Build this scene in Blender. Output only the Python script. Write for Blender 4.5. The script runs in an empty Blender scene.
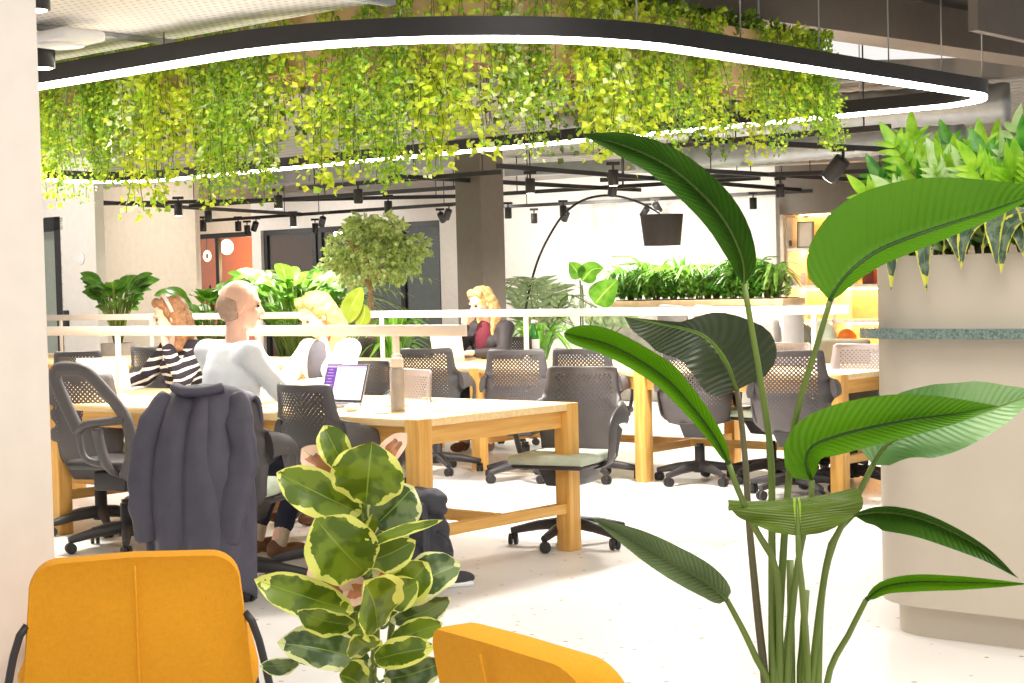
import bpy, bmesh, math, random
from mathutils import Vector, Matrix, Euler, noise
random.seed(7)
PI = math.pi
SC = bpy.context.scene
COL = SC.collection

# ------------------------------------------------------------------ camera
FPX, CAMH = 1700.0, 1.34
TH = math.atan(57.5 / FPX)
RHO = 0.025
_F = Vector((0, math.cos(TH), -math.sin(TH)))
_R0 = Vector((1, 0, 0))
_U0 = Vector((0, math.sin(TH), math.cos(TH)))
_R = _R0 * math.cos(RHO) - _U0 * math.sin(RHO)
_U = _R0 * math.sin(RHO) + _U0 * math.cos(RHO)
CAM = Vector((0, 0, CAMH))
def ray(px, py): return _F + _R * ((px - 512) / FPX) - _U * ((py - 341.5) / FPX)
def at_z(px, py, z):
    q = ray(px, py); return CAM + q * ((z - CAMH) / q.z)
def at_y(px, py, Y):
    q = ray(px, py); return CAM + q * (Y / q.y)
cd = bpy.data.cameras.new('camera'); co = bpy.data.objects.new('camera', cd); COL.objects.link(co)
cd.sensor_width = 36; cd.lens = 36 * FPX / 1024; cd.clip_end = 200
co.matrix_world = Matrix(((_R.x, _U.x, -_F.x, 0), (_R.y, _U.y, -_F.y, 0), (_R.z, _U.z, -_F.z, CAMH), (0, 0, 0, 1)))
SC.camera = co
# building axes: u runs to the right and away, v to the left and away
UX = Vector((0.655, 0.755, 0)).normalized(); VX = Vector((-UX.y, UX.x, 0))
ALPHA = math.atan2(UX.y, UX.x)

# ------------------------------------------------------------------ materials
MATS = {}
def new_mat(name):
    m = bpy.data.materials.new(name); m.use_nodes = True
    nt = m.node_tree; b = nt.nodes['Principled BSDF']; MATS[name] = m
    return m, nt, b
def s2l(c):
    return tuple(((x / 255) / 12.92 if x / 255 <= .04045 else ((x / 255 + .055) / 1.055) ** 2.4) for x in c) + (1,)
def ramp(nt, stops, interp='LINEAR'):
    r = nt.nodes.new('ShaderNodeValToRGB'); r.color_ramp.interpolation = interp
    e = r.color_ramp.elements
    while len(e) < len(stops): e.new(0.5)
    for k, (p, c) in enumerate(stops): e[k].position = p; e[k].color = c
    return r
def mat(name, rgb, rough=.5, metal=0, var=.12, scale=12, bump=0, bscale=60, trans=0, spec=.5, coat=0):
    """plain surface: colour with a slow noise variation, optional bump and translucency"""
    m, nt, b = new_mat(name)
    c = s2l(rgb)
    tc = nt.nodes.new('ShaderNodeTexCoord')
    nz = nt.nodes.new('ShaderNodeTexNoise'); nz.inputs['Scale'].default_value = scale; nz.inputs['Detail'].default_value = 3
    nt.links.new(tc.outputs['Object'], nz.inputs['Vector'])
    r = ramp(nt, [(.3, tuple(x * (1 - var) for x in c[:3]) + (1,)), (.7, tuple(min(1, x * (1 + var)) for x in c[:3]) + (1,))])
    nt.links.new(nz.outputs['Fac'], r.inputs['Fac'])
    nt.links.new(r.outputs['Color'], b.inputs['Base Color'])
    b.inputs['Roughness'].default_value = rough; b.inputs['Metallic'].default_value = metal
    b.inputs['Specular IOR Level'].default_value = spec
    if coat: b.inputs['Coat Weight'].default_value = coat
    if bump:
        n2 = nt.nodes.new('ShaderNodeTexNoise'); n2.inputs['Scale'].default_value = bscale; n2.inputs['Detail'].default_value = 4
        nt.links.new(tc.outputs['Object'], n2.inputs['Vector'])
        bp = nt.nodes.new('ShaderNodeBump'); bp.inputs['Strength'].default_value = bump; bp.inputs['Distance'].default_value = .01
        nt.links.new(n2.outputs['Fac'], bp.inputs['Height']); nt.links.new(bp.outputs['Normal'], b.inputs['Normal'])
    if trans: add_trans(nt, b, r.outputs['Color'], trans)
    return m
def add_trans(nt, b, col, fac):
    t = nt.nodes.new('ShaderNodeBsdfTranslucent'); nt.links.new(col, t.inputs['Color'])
    mx = nt.nodes.new('ShaderNodeMixShader'); mx.inputs[0].default_value = fac
    out = nt.nodes['Material Output']
    nt.links.new(b.outputs[0], mx.inputs[1]); nt.links.new(t.outputs[0], mx.inputs[2]); nt.links.new(mx.outputs[0], out.inputs[0])
def emit(name, rgb, strength):
    m, nt, b = new_mat(name)
    b.inputs['Base Color'].default_value = s2l(rgb)
    b.inputs['Emission Color'].default_value = s2l(rgb); b.inputs['Emission Strength'].default_value = strength
    return m
def wood(name, c1, c2, axis=0, scale=3.0, rough=.45):
    m, nt, b = new_mat(name)
    tc = nt.nodes.new('ShaderNodeTexCoord'); mp = nt.nodes.new('ShaderNodeMapping')
    sc = [14, 14, 14]; sc[axis] = .8
    mp.inputs['Scale'].default_value = sc
    nt.links.new(tc.outputs['Object'], mp.inputs['Vector'])
    nz = nt.nodes.new('ShaderNodeTexNoise'); nz.inputs['Scale'].default_value = scale; nz.inputs['Detail'].default_value = 5
    nz.inputs['Distortion'].default_value = .6
    nt.links.new(mp.outputs[0], nz.inputs['Vector'])
    r = ramp(nt, [(.3, s2l(c1)), (.7, s2l(c2))])
    nt.links.new(nz.outputs['Fac'], r.inputs['Fac']); nt.links.new(r.outputs['Color'], b.inputs['Base Color'])
    b.inputs['Roughness'].default_value = rough
    return m
def leafmat(name, c1, c2, rough=.4, trans=.3, scale=8, veins=0, rib=None, spec=.4):
    """leaf: colour noise, veins across the blade and a paler midrib, by the leaf's own UV"""
    m, nt, b = new_mat(name)
    tc = nt.nodes.new('ShaderNodeTexCoord')
    nz = nt.nodes.new('ShaderNodeTexNoise'); nz.inputs['Scale'].default_value = scale; nz.inputs['Detail'].default_value = 2
    nt.links.new(tc.outputs['Object'], nz.inputs['Vector'])
    r = ramp(nt, [(.32, s2l(c1)), (.68, s2l(c2))]); nt.links.new(nz.outputs['Fac'], r.inputs['Fac'])
    col = r.outputs['Color']
    uv = nt.nodes.new('ShaderNodeSeparateXYZ'); nt.links.new(tc.outputs['UV'], uv.inputs[0])
    if rib or veins:
        ab = math_n(nt, 'ABSOLUTE', math_n(nt, 'MULTIPLY_ADD', uv.outputs[0], 2, -1))
    if rib:
        f = math_n(nt, 'LESS_THAN', ab, .055)
        col = mixc(nt, f, col, s2l(rib))
    if veins:
        # fine parallel side veins leaving the midrib at a slant
        w = math_n(nt, 'SINE', math_n(nt, 'MULTIPLY', math_n(nt, 'SUBTRACT', uv.outputs[1], math_n(nt, 'MULTIPLY', ab, .10)), veins))
        bp = nt.nodes.new('ShaderNodeBump'); bp.inputs['Strength'].default_value = .35; bp.inputs['Distance'].default_value = .004
        nt.links.new(w, bp.inputs['Height']); nt.links.new(bp.outputs['Normal'], b.inputs['Normal'])
    nt.links.new(col, b.inputs['Base Color']); b.inputs['Roughness'].default_value = rough
    b.inputs['Specular IOR Level'].default_value = spec
    if trans: add_trans(nt, b, col, trans)
    return m
def math_n(nt, op, a, b=None, c=None):
    n = nt.nodes.new('ShaderNodeMath'); n.operation = op
    for k, x in enumerate((a, b, c)):
        if x is None: continue
        if isinstance(x, (int, float)): n.inputs[k].default_value = x
        else: nt.links.new(x, n.inputs[k])
    return n.outputs[0]
def mixc(nt, fac, a, b):
    n = nt.nodes.new('ShaderNodeMix'); n.data_type = 'RGBA'
    if isinstance(fac, (int, float)): n.inputs[0].default_value = fac
    else: nt.links.new(fac, n.inputs[0])
    for k, x in ((6, a), (7, b)):
        if isinstance(x, tuple): n.inputs[k].default_value = x
        else: nt.links.new(x, n.inputs[k])
    return n.outputs[2]
def variegated(name, inner1, inner2, margin, rough=.3, pink=0):
    m, nt, b = new_mat(name)
    tc = nt.nodes.new('ShaderNodeTexCoord'); uv = nt.nodes.new('ShaderNodeSeparateXYZ'); nt.links.new(tc.outputs['UV'], uv.inputs[0])
    ab = math_n(nt, 'ABSOLUTE', math_n(nt, 'MULTIPLY_ADD', uv.outputs[0], 2, -1))
    mp = nt.nodes.new('ShaderNodeMapping'); mp.inputs['Scale'].default_value = (26, 26, 26)
    nt.links.new(tc.outputs['Object'], mp.inputs['Vector'])
    nz = nt.nodes.new('ShaderNodeTexNoise'); nz.inputs['Scale'].default_value = 1; nz.inputs['Detail'].default_value = 3
    nt.links.new(mp.outputs[0], nz.inputs['Vector'])
    tipd = math_n(nt, 'ABSOLUTE', math_n(nt, 'MULTIPLY_ADD', uv.outputs[1], 2, -1))
    edge = math_n(nt, 'MAXIMUM', ab, math_n(nt, 'MULTIPLY', tipd, .93))
    e = math_n(nt, 'MULTIPLY_ADD', nz.outputs['Fac'], 1.0, math_n(nt, 'SUBTRACT', edge, .5))
    f = math_n(nt, 'GREATER_THAN', e, .82 if not pink else .5)
    n3 = nt.nodes.new('ShaderNodeTexNoise'); n3.inputs['Scale'].default_value = 22
    nt.links.new(tc.outputs['Object'], n3.inputs['Vector'])
    r = ramp(nt, [(.45, s2l(inner1)), (.55, s2l(inner2))]); nt.links.new(n3.outputs['Fac'], r.inputs['Fac'])
    col = mixc(nt, f, r.outputs['Color'], s2l(margin))
    col = mixc(nt, math_n(nt, 'LESS_THAN', ab, .022), col, s2l((142, 164, 66)))
    nt.links.new(col, b.inputs['Base Color']); b.inputs['Roughness'].default_value = rough
    add_trans(nt, b, col, .22)
    return m
def perforated(name, rgb, rough=.5):
    """moulded plastic with a diamond grid of drilled holes that shrink towards the bottom"""
    m, nt, b = new_mat(name)
    b.inputs['Base Color'].default_value = s2l(rgb); b.inputs['Roughness'].default_value = rough
    tc = nt.nodes.new('ShaderNodeTexCoord'); s = nt.nodes.new('ShaderNodeSeparateXYZ'); nt.links.new(tc.outputs['Object'], s.inputs[0])
    x, z = s.outputs[0], s.outputs[2]
    P = .026
    a = math_n(nt, 'DIVIDE', math_n(nt, 'ADD', x, z), P); c = math_n(nt, 'DIVIDE', math_n(nt, 'SUBTRACT', x, z), P)
    fa = math_n(nt, 'ABSOLUTE', math_n(nt, 'SUBTRACT', math_n(nt, 'FRACT', a), .5))
    fc = math_n(nt, 'ABSOLUTE', math_n(nt, 'SUBTRACT', math_n(nt, 'FRACT', c), .5))
    d = math_n(nt, 'MAXIMUM', fa, fc)
    # hole half-size: large near the top, vanishing at z = .5
    size = math_n(nt, 'MULTIPLY', math_n(nt, 'SUBTRACT', z, .40), .85)
    size = math_n(nt, 'MINIMUM', size, .285)
    hole = math_n(nt, 'LESS_THAN', d, size)
    hole = math_n(nt, 'MULTIPLY', hole, math_n(nt, 'LESS_THAN', math_n(nt, 'ABSOLUTE', x), .165))
    hole = math_n(nt, 'MULTIPLY', hole, math_n(nt, 'LESS_THAN', z, .865))
    hole = math_n(nt, 'MULTIPLY', hole, math_n(nt, 'GREATER_THAN', z, .53))
    t = nt.nodes.new('ShaderNodeBsdfTransparent'); mx = nt.nodes.new('ShaderNodeMixShader')
    nt.links.new(hole, mx.inputs[0]); nt.links.new(b.outputs[0], mx.inputs[1]); nt.links.new(t.outputs[0], mx.inputs[2])
    nt.links.new(mx.outputs[0], nt.nodes['Material Output'].inputs[0])
    return m

# ------------------------------------------------------------------ mesh builder
def frame_from(t, hint):
    t = t.normalized(); n = hint - t * hint.dot(t)
    if n.length < 1e-5: n = Vector((0, 0, 1)) - t * t.z
    if n.length < 1e-5: n = Vector((1, 0, 0))
    n.normalize(); return t, n, t.cross(n)
def catmull(P, n):
    P = [Vector(p) for p in P]
    if len(P) == 2: return [P[0].lerp(P[1], i / n) for i in range(n + 1)]
    Q = [P[0] * 2 - P[1]] + P + [P[-1] * 2 - P[-2]]
    L = [0]
    for i in range(len(P) - 1): L.append(L[-1] + (P[i + 1] - P[i]).length)
    out = []
    for k in range(n + 1):
        s = L[-1] * k / n; i = 0
        while i < len(P) - 2 and s > L[i + 1]: i += 1
        t = (s - L[i]) / max(1e-9, L[i + 1] - L[i])
        a, b, c, d = Q[i], Q[i + 1], Q[i + 2], Q[i + 3]
        out.append(.5 * (2 * b + (c - a) * t + (2 * a - 5 * b + 4 * c - d) * t * t + (3 * b - a - 3 * c + d) * t ** 3))
    return out
class MB:
    def __init__(s): s.v = []; s.f = []; s.mi = []; s.uv = {}; s.m = 0
    def face(s, idx): s.f.append(tuple(idx)); s.mi.append(s.m)
    def box(s, c, size, R=None, taper=1.0):
        c = Vector(c); b = len(s.v); hx, hy, hz = size[0] / 2, size[1] / 2, size[2] / 2
        for z in (-1, 1):
            k = taper if z > 0 else 1
            for x, y in ((-1, -1), (1, -1), (1, 1), (-1, 1)):
                p = Vector((x * hx * k, y * hy * k, z * hz)); s.v.append(c + (R @ p if R else p))
        for q in ((3, 2, 1, 0), (4, 5, 6, 7), (0, 1, 5, 4), (1, 2, 6, 5), (2, 3, 7, 6), (3, 0, 4, 7)): s.face([b + i for i in q])
        return s
    def tube(s, P, r, n=10, caps=True, hint=Vector((.13, .2, 1)), flat=1.0):
        P = [Vector(p) for p in P]; N = len(P); rr = r if isinstance(r, (list, tuple)) else [r] * N; b = len(s.v)
        pn = None
        for i, p in enumerate(P):
            t = (P[min(i + 1, N - 1)] - P[max(i - 1, 0)])
            if t.length < 1e-9: t = Vector((0, 0, 1))
            t, nn, bb = frame_from(t, pn if pn else hint); pn = nn
            for k in range(n):
                a = 2 * PI * k / n; s.v.append(p + (nn * math.cos(a) * flat + bb * math.sin(a)) * rr[i])
        for i in range(N - 1):
            for k in range(n):
                k2 = (k + 1) % n; s.face((b + i * n + k, b + i * n + k2, b + (i + 1) * n + k2, b + (i + 1) * n + k))
        if caps:
            s.face([b + k for k in range(n - 1, -1, -1)]); s.face([b + (N - 1) * n + k for k in range(n)])
        return s
    def capsule(s, p0, p1, r0, r1, n=12):
        p0, p1 = Vector(p0), Vector(p1); d = (p1 - p0); L = d.length
        if L < 1e-6: d = Vector((0, 0, 1))
        d = d.normalized(); P, R = [], []
        for k in range(5):
            a = PI / 2 * (1 - k / 4) * .96; P.append(p0 - d * r0 * math.sin(a)); R.append(r0 * math.cos(a))
        for k in range(5):
            a = PI / 2 * (k / 4) * .96; P.append(p1 + d * r1 * math.sin(a)); R.append(r1 * math.cos(a))
        b = len(s.v); _, nn, bb = frame_from(d, Vector((.3, .4, .1)))
        for p, r in zip(P, R):
            for k in range(n): a = 2 * PI * k / n; s.v.append(p + (nn * math.cos(a) + bb * math.sin(a)) * r)
        for i in range(9):
            for k in range(n):
                k2 = (k + 1) % n; s.face((b + i * n + k, b + i * n + k2, b + (i + 1) * n + k2, b + (i + 1) * n + k))
        s.face([b + k for k in range(n - 1, -1, -1)]); s.face([b + 9 * n + k for k in range(n)])
        return s
    def ell(s, c, rad, R=None, n=16, m=10):
        c = Vector(c); b = len(s.v)
        for i in range(m + 1):
            a = PI * i / m
            for k in range(n):
                q = 2 * PI * k / n; sa = max(.02, math.sin(a))
                p = Vector((rad[0] * sa * math.cos(q), rad[1] * sa * math.sin(q), -rad[2] * math.cos(a)))
                s.v.append(c + (R @ p if R else p))
        for i in range(m):
            for k in range(n):
                k2 = (k + 1) % n; s.face((b + i * n + k, b + i * n + k2, b + (i + 1) * n + k2, b + (i + 1) * n + k))
        s.face([b + k for k in range(n - 1, -1, -1)]); s.face([b + m * n + k for k in range(n)])
        return s
    def lathe(s, prof, n=24, c=(0, 0, 0), R=None):
        c = Vector(c); b = len(s.v)
        for r, z in prof:
            for k in range(n):
                a = 2 * PI * k / n; p = Vector((r * math.cos(a), r * math.sin(a), z)); s.v.append(c + (R @ p if R else p))
        for i in range(len(prof) - 1):
            for k in range(n):
                k2 = (k + 1) % n; s.face((b + i * n + k, b + i * n + k2, b + (i + 1) * n + k2, b + (i + 1) * n + k))
        s.face([b + k for k in range(n - 1, -1, -1)]); s.face([b + (len(prof) - 1) * n + k for k in range(n)])
        return s
    def prism(s, pts, z0, z1):
        """closed outline in plan, pulled up from z0 to z1"""
        b = len(s.v); n = len(pts)
        for z in (z0, z1):
            for p in pts: s.v.append(Vector((p[0], p[1], z)))
        for k in range(n): k2 = (k + 1) % n; s.face((b + k, b + k2, b + n + k2, b + n + k))
        s.face([b + k for k in range(n - 1, -1, -1)]); s.face([b + n + k for k in range(n)])
        return s
    def grid(s, rows, uvs=None):
        b = len(s.v); m = len(rows[0])
        for i, r in enumerate(rows):
            for j, p in enumerate(r):
                if uvs: s.uv[len(s.v)] = uvs[i][j]
                s.v.append(Vector(p))
        for i in range(len(rows) - 1):
            for j in range(m - 1): s.face((b + i * m + j, b + i * m + j + 1, b + (i + 1) * m + j + 1, b + (i + 1) * m + j))
        return s
    def leaf(s, mid, wl, wr, N, al=.2, ar=.2, shape='oval', ns=12, nc=4, wave=0, curl=0, seed=0):
        """blade on a midrib: two halves of width wl / wr that leave it at angles al / ar towards N"""
        C = catmull(mid, ns); rows, uvs = [], []
        for i, p in enumerate(C):
            t = i / ns
            T, n, B = frame_from(C[min(i + 1, ns)] - C[max(i - 1, 0)], Vector(N))
            sh2 = shape if isinstance(shape, tuple) else (shape, shape); ws = (wshape(sh2[0], t), wshape(sh2[1], t))
            row, uv = [], []
            for j in range(-nc, nc + 1):
                q = abs(j) / nc; W, a = (wl, al) if j < 0 else (wr, ar); w = ws[0] if j < 0 else ws[1]
                a2 = a + curl * q
                wob = wave * math.sin(t * 19 + (1.7 if j < 0 else 0) + seed) * q * q
                d = B * (-1 if j < 0 else 1) * math.cos(a2) + n * math.sin(a2)
                row.append(p + d * (W * w * q) + n * wob * W * min(1, w * 3)); uv.append((.5 + .5 * j / nc, t))
            rows.append(row); uvs.append(uv)
        return s.grid(rows, uvs)
    def build(s, name, m, parent=None, smooth=True, bevel=0, loc=None, solid=0, sub=0, angle=None):
        me = bpy.data.meshes.new(name); me.from_pydata([tuple(p) for p in s.v], [], s.f)
        ms = m if isinstance(m, (list, tuple)) else [m]
        for x in ms: me.materials.append(MATS[x] if isinstance(x, str) else x)
        if len(ms) > 1: me.polygons.foreach_set('material_index', s.mi)
        if s.uv:
            ul = me.uv_layers.new(name='UVMap'); z = (0., 0.)
            for l in me.loops: ul.data[l.index].uv = s.uv.get(l.vertex_index, z)
        me.polygons.foreach_set('use_smooth', [smooth] * len(me.polygons)); me.update()
        if smooth and angle is not None: me.set_sharp_from_angle(angle=math.radians(angle))
        o = bpy.data.objects.new(name, me); COL.objects.link(o)
        if parent: o.parent = parent
        if loc is not None: o.location = loc
        if bevel:
            q = o.modifiers.new('edge', 'BEVEL'); q.width = bevel; q.segments = 2; q.limit_method = 'ANGLE'; q.angle_limit = math.radians(40)
        if solid:
            q = o.modifiers.new('thick', 'SOLIDIFY'); q.thickness = solid; q.offset = 0
        if sub:
            q = o.modifiers.new('round', 'SUBSURF'); q.levels = sub; q.render_levels = sub
        return o
def wshape(k, t):
    if k == 'strelitzia':
        return (1 - (1 - min(1, t / .30)) ** 2) ** .5 * (1 if t < .30 else max(0, 1 - ((t - .30) / .70) ** 1.9)) if t < 1 else 0
    if k == 'lobe': return 0 if t >= 1 else (1 - (1 - min(1, t / .2)) ** 2) ** .5 * (1 if t < .25 else .10 + .90 * max(0, 1 - (t - .25) / .33) ** 1.2 if t < .58 else .10 * (1 - t) / .42)
    if k == 'wide': return min(1, (t / .4)) ** .5 * (1 if t < .7 else max(0, 1 - ((t - .7) / .3) ** 2.5))
    if k == 'obovate': return max(0, math.sin(PI * min(1, t ** 1.12))) ** .55 * (1 if t < .82 else 1 - .35 * ((t - .82) / .18))
    if k == 'oval': return max(0, math.sin(PI * t ** .9)) ** .62
    if k == 'round': return max(0, math.sin(PI * t ** .85)) ** .5
    if k == 'lance': return max(0, math.sin(PI * t ** .7)) ** .9
    if k == 'strap': return min(1, t * 8 + .25) * max(0, 1 - t ** 3)
    return 1
def tag(o, label=None, cat=None, group=None, kind=None):
    if label: o['label'] = label
    if cat: o['category'] = cat
    if group: o['group'] = group
    if kind: o['kind'] = kind
    return o
def thing(name, label, cat, loc=(0, 0, 0), rz=0, group=None):
    o = bpy.data.objects.new(name, None); COL.objects.link(o); o.location = loc; o.rotation_euler = (0, 0, rz)
    o.empty_display_size = .1
    return tag(o, label, cat, group)
def struct(o): o['kind'] = 'structure'; return o
KIDS = {}
def dup(root, loc, rz, label=None, group=None, scale=None, swap=None):
    """copy of a thing with copies of its parts and their sub-parts"""
    def rec(o, parent):
        c = o.copy(); COL.objects.link(c)
        if parent: c.parent = parent
        for ch in list(o.children): rec(ch, c)
        return c
    r = rec(root, None); r.location = loc; r.rotation_euler = (0, 0, rz)
    if scale: r.scale = (scale,) * 3 if isinstance(scale, (int, float)) else scale
    if label: r['label'] = label
    if group: r['group'] = group
    return r
def bake(o):
    """replace an object's mesh by its modified shape"""
    dg = bpy.context.evaluated_depsgraph_get(); dg.update()
    me = bpy.data.meshes.new_from_object(o.evaluated_get(dg))
    old = o.data; o.modifiers.clear(); o.data = me; bpy.data.meshes.remove(old)
    me.polygons.foreach_set('use_smooth', [True] * len(me.polygons)); return o
def fused(mb, name, m, parent, voxel=.009, smooth=5, disp=None):
    """one continuous skin over overlapping volumes"""
    o = mb.build(name, m, parent)
    q = o.modifiers.new('r', 'REMESH'); q.mode = 'VOXEL'; q.voxel_size = voxel
    q = o.modifiers.new('s', 'SMOOTH'); q.iterations = smooth; q.factor = .5
    bake(o)
    if disp:
        amp, sc = disp
        for v in o.data.vertices:
            k = noise.noise(v.co * sc); v.co += v.normal * amp * k
    return o
def rotz(a): return Matrix.Rotation(a, 3, 'Z')
def uv(p, a, b, z=0):
    """point p moved a along u and b along v"""
    q = Vector((p[0], p[1], 0)) + UX * a + VX * b; q.z = z; return q
# ------------------------------------------------------------------ palette
mat('white_paint', (236, 231, 224), .6, var=.03); mat('tan_paint', (214, 200, 180), .6, var=.04)
mat('column_paint', (220, 212, 202), .6, var=.03); mat('taupe_paint', (116, 106, 96), .55, var=.05); mat('dark_ceiling', (62, 56, 50), .7, var=.15)
mat('black_metal', (38, 36, 36), .45, var=.1); mat('charcoal', (52, 49, 50), .5, var=.08)
mat('chair_dark', (84, 80, 80), .5, var=.06); mat('chair_light', (150, 140, 140), .5, var=.05)
mat('chrome', (190, 190, 190), .2, metal=1); mat('galvanised', (170, 172, 172), .4, metal=.7, var=.1)
mat('mint_fabric', (196, 206, 186), .85, bump=.2, bscale=220); mat('grey_fabric', (118, 112, 112), .9, bump=.2, bscale=200)
mat('navy_fabric', (58, 56, 70), .7, bump=.15, bscale=160)
mat('coat_cloth', (76, 74, 88), .62, var=.12, bump=.25, bscale=30); mat('backpack_cloth', (54, 54, 62), .7, var=.12, bump=.2, bscale=120)
mat('mustard', (222, 152, 16), .9, var=.04, scale=90, bump=.35, bscale=320)
mat('beige_plaster', (190, 180, 164), .42, var=.03, scale=4); mat('fascia', (196, 160, 116), .5, var=.08)
mat('acrylic', (226, 212, 198), .35, var=.01); mat('white_plastic', (240, 240, 240), .35, var=.02)
mat('soil', (60, 44, 32), .95, bump=.6); mat('pot_grey', (140, 134, 130), .7); mat('pot_white', (226, 222, 216), .5)
mat('bark', (150, 122, 88), .85, var=.25, scale=30, bump=.4)
mat('skin', (232, 184, 160), .5, var=.05, scale=20); mat('skin_pale', (238, 198, 176), .5, var=.05, scale=20)
mat('shirt', (214, 218, 226), .8, var=.04, bump=.3, bscale=18); mat('cream_knit', (242, 234, 222), .85, var=.04, bump=.3, bscale=60)
mat('jeans', (34, 38, 58), .85, var=.15, bump=.2, bscale=150); mat('dark_jacket', (58, 52, 54), .75, var=.1, bump=.2, bscale=40)
mat('burgundy', (110, 36, 52), .8, var=.1); mat('dark_grey_top', (86, 84, 92), .85)
mat('hair_blonde', (216, 178, 120), .5, var=.2, scale=60, bump=.5, bscale=90); mat('hair_ginger', (210, 160, 100), .5, var=.22, scale=60, bump=.5, bscale=90)
mat('hair_brown', (158, 114, 78), .5, var=.25, scale=60, bump=.5, bscale=90); mat('hair_grey', (168, 140, 120), .8, var=.08, scale=60)
mat('headband', (226, 196, 188), .7); mat('eye', (30, 24, 22), .2); mat('lips', (196, 112, 104), .5)
mat('sock', (196, 178, 152), .9, bump=.4, bscale=150); mat('brown_leather', (110, 72, 44), .5, var=.2)
mat('paper', (246, 244, 240), .7, var=.01); mat('rubber', (40, 38, 38), .6)
mat('green_glass', (70, 150, 60), .1, trans=.3); mat('steel', (168, 164, 160), .3, metal=.6); mat('bottle_grey', (170, 160, 152), .35)
mat('ledge', (104, 122, 116), .12, var=.5, scale=120); mat('olive_fabric', (98, 92, 74), .9, bump=.2, bscale=200)
mat('sofa_fabric', (172, 166, 158), .9, bump=.2, bscale=100); mat('cushion_dark', (110, 108, 92), .9, var=.2); mat('orange_felt', (206, 112, 36), .9)
mat('shade_black', (66, 58, 54), .7); mat('oak_shelf', (222, 190, 146), .5, var=.1); mat('rust', (122, 48, 24), .6)
mat('orange_wall', (200, 104, 34), .6, var=.06); mat('dark_room', (86, 88, 76), .6, var=.2)
mat('stalk', (96, 116, 40), .45, var=.15); mat('stalk_dark', (88, 82, 54), .5, var=.25); mat('wood_dark', (120, 72, 36), .6)
wood('wood_v', (212, 156, 74), (236, 188, 106), axis=1); wood('wood_u', (212, 156, 74), (236, 188, 106), axis=0); wood('wood_z', (210, 152, 70), (236, 188, 106), axis=2)
wood('wood_top_lit', (234, 198, 138), (246, 218, 168), axis=1)  # paler copy of the table wood, strong light from above put into its colour
emit('led', (255, 248, 238), 18); emit('led_warm', (255, 196, 112), 34); emit('globe', (255, 220, 170), 8); emit('lens', (255, 250, 240), 8)
leafmat('vine_lime', (176, 196, 28), (222, 232, 84), .45, .4, 40); leafmat('vine_green', (104, 158, 30), (176, 206, 66), .45, .4, 40)
leafmat('vine_pale', (160, 190, 110), (226, 232, 176), .45, .3, 60); leafmat('vine_dark', (58, 88, 30), (112, 138, 54), .5, .2, 30)
leafmat('leaf_mid', (38, 72, 16), (60, 98, 28), .35, .2, 6, veins=170, rib=(92, 132, 44)); leafmat('leaf_bright', (72, 122, 8), (92, 144, 18), .42, .3, 3, veins=190, rib=(44, 80, 12))
leafmat('leaf_dark', (40, 52, 28), (62, 74, 42), .32, .12, 8, veins=150, rib=(120, 168, 40), spec=.5); leafmat('leaf_olive', (78, 100, 14), (96, 120, 24), .4, .25, 4, veins=150, rib=(150, 184, 40))
leafmat('leaf_grey', (92, 108, 72), (122, 140, 96), .35, .15, 8, veins=190, rib=(104, 124, 70)); leafmat('leaf_sheen', (110, 156, 90), (150, 186, 124), .22, .2, 4, veins=150, rib=(120, 184, 60), spec=.8)  # leaf_sheen: light on the upper leaf face painted in as a paler green
leafmat('zz_lime', (126, 190, 30), (180, 224, 70), .3, .4, 20); leafmat('zz_green', (52, 128, 30), (104, 176, 50), .25, .3, 20); leafmat('zz_pale', (176, 216, 130), (216, 236, 180), .3, .3, 20)
leafmat('shade_leaf', (60, 112, 34), (104, 156, 54), .4, .25, 10, rib=(130, 176, 70)); leafmat('fern', (96, 140, 50), (150, 186, 84), .5, .35, 20); leafmat('far_bright', (84, 144, 34), (132, 184, 62), .4, .4, 10, rib=(180, 220, 100))
leafmat('tree_leaf', (128, 168, 70), (214, 226, 150), .4, .35, 40); leafmat('olive_big', (110, 128, 30), (140, 154, 56), .4, .3, 6, rib=(160, 176, 80)); leafmat('grey_palm', (120, 142, 96), (168, 184, 140), .5, .3, 12)
variegated('rubber_leaf', (84, 108, 20), (116, 140, 34), (226, 230, 116)); variegated('rubber_dark', (64, 88, 42), (112, 132, 84), (220, 224, 160)); variegated('rubber_pink', (150, 96, 66), (196, 124, 86), (240, 202, 176), pink=1)
variegated('edge_leaf', (66, 88, 74), (110, 128, 108), (206, 206, 80))
perforated('perf_dark', (86, 81, 82)); perforated('perf_light', (140, 132, 134)); perforated('perf_black', (72, 69, 69))

# terrazzo
m, nt, b = new_mat('terrazzo')
tc = nt.nodes.new('ShaderNodeTexCoord'); vo = nt.nodes.new('ShaderNodeTexVoronoi'); vo.inputs['Scale'].default_value = 16
nt.links.new(tc.outputs['Object'], vo.inputs['Vector'])
chip = math_n(nt, 'LESS_THAN', vo.outputs['Distance'], .16)
sx = nt.nodes.new('ShaderNodeSeparateColor'); nt.links.new(vo.outputs['Color'], sx.inputs[0])
few = math_n(nt, 'MULTIPLY', chip, math_n(nt, 'GREATER_THAN', sx.outputs[0], .68))
cr = ramp(nt, [(0, s2l((120, 112, 106))), (.5, s2l((190, 156, 130))), (1, s2l((160, 158, 152)))]); nt.links.new(sx.outputs[1], cr.inputs['Fac'])
nz = nt.nodes.new('ShaderNodeTexNoise'); nz.inputs['Scale'].default_value = .8; nt.links.new(tc.outputs['Object'], nz.inputs['Vector'])
base = ramp(nt, [(.3, s2l((226, 220, 214))), (.7, s2l((236, 232, 228)))]); nt.links.new(nz.outputs['Fac'], base.inputs['Fac'])
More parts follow.
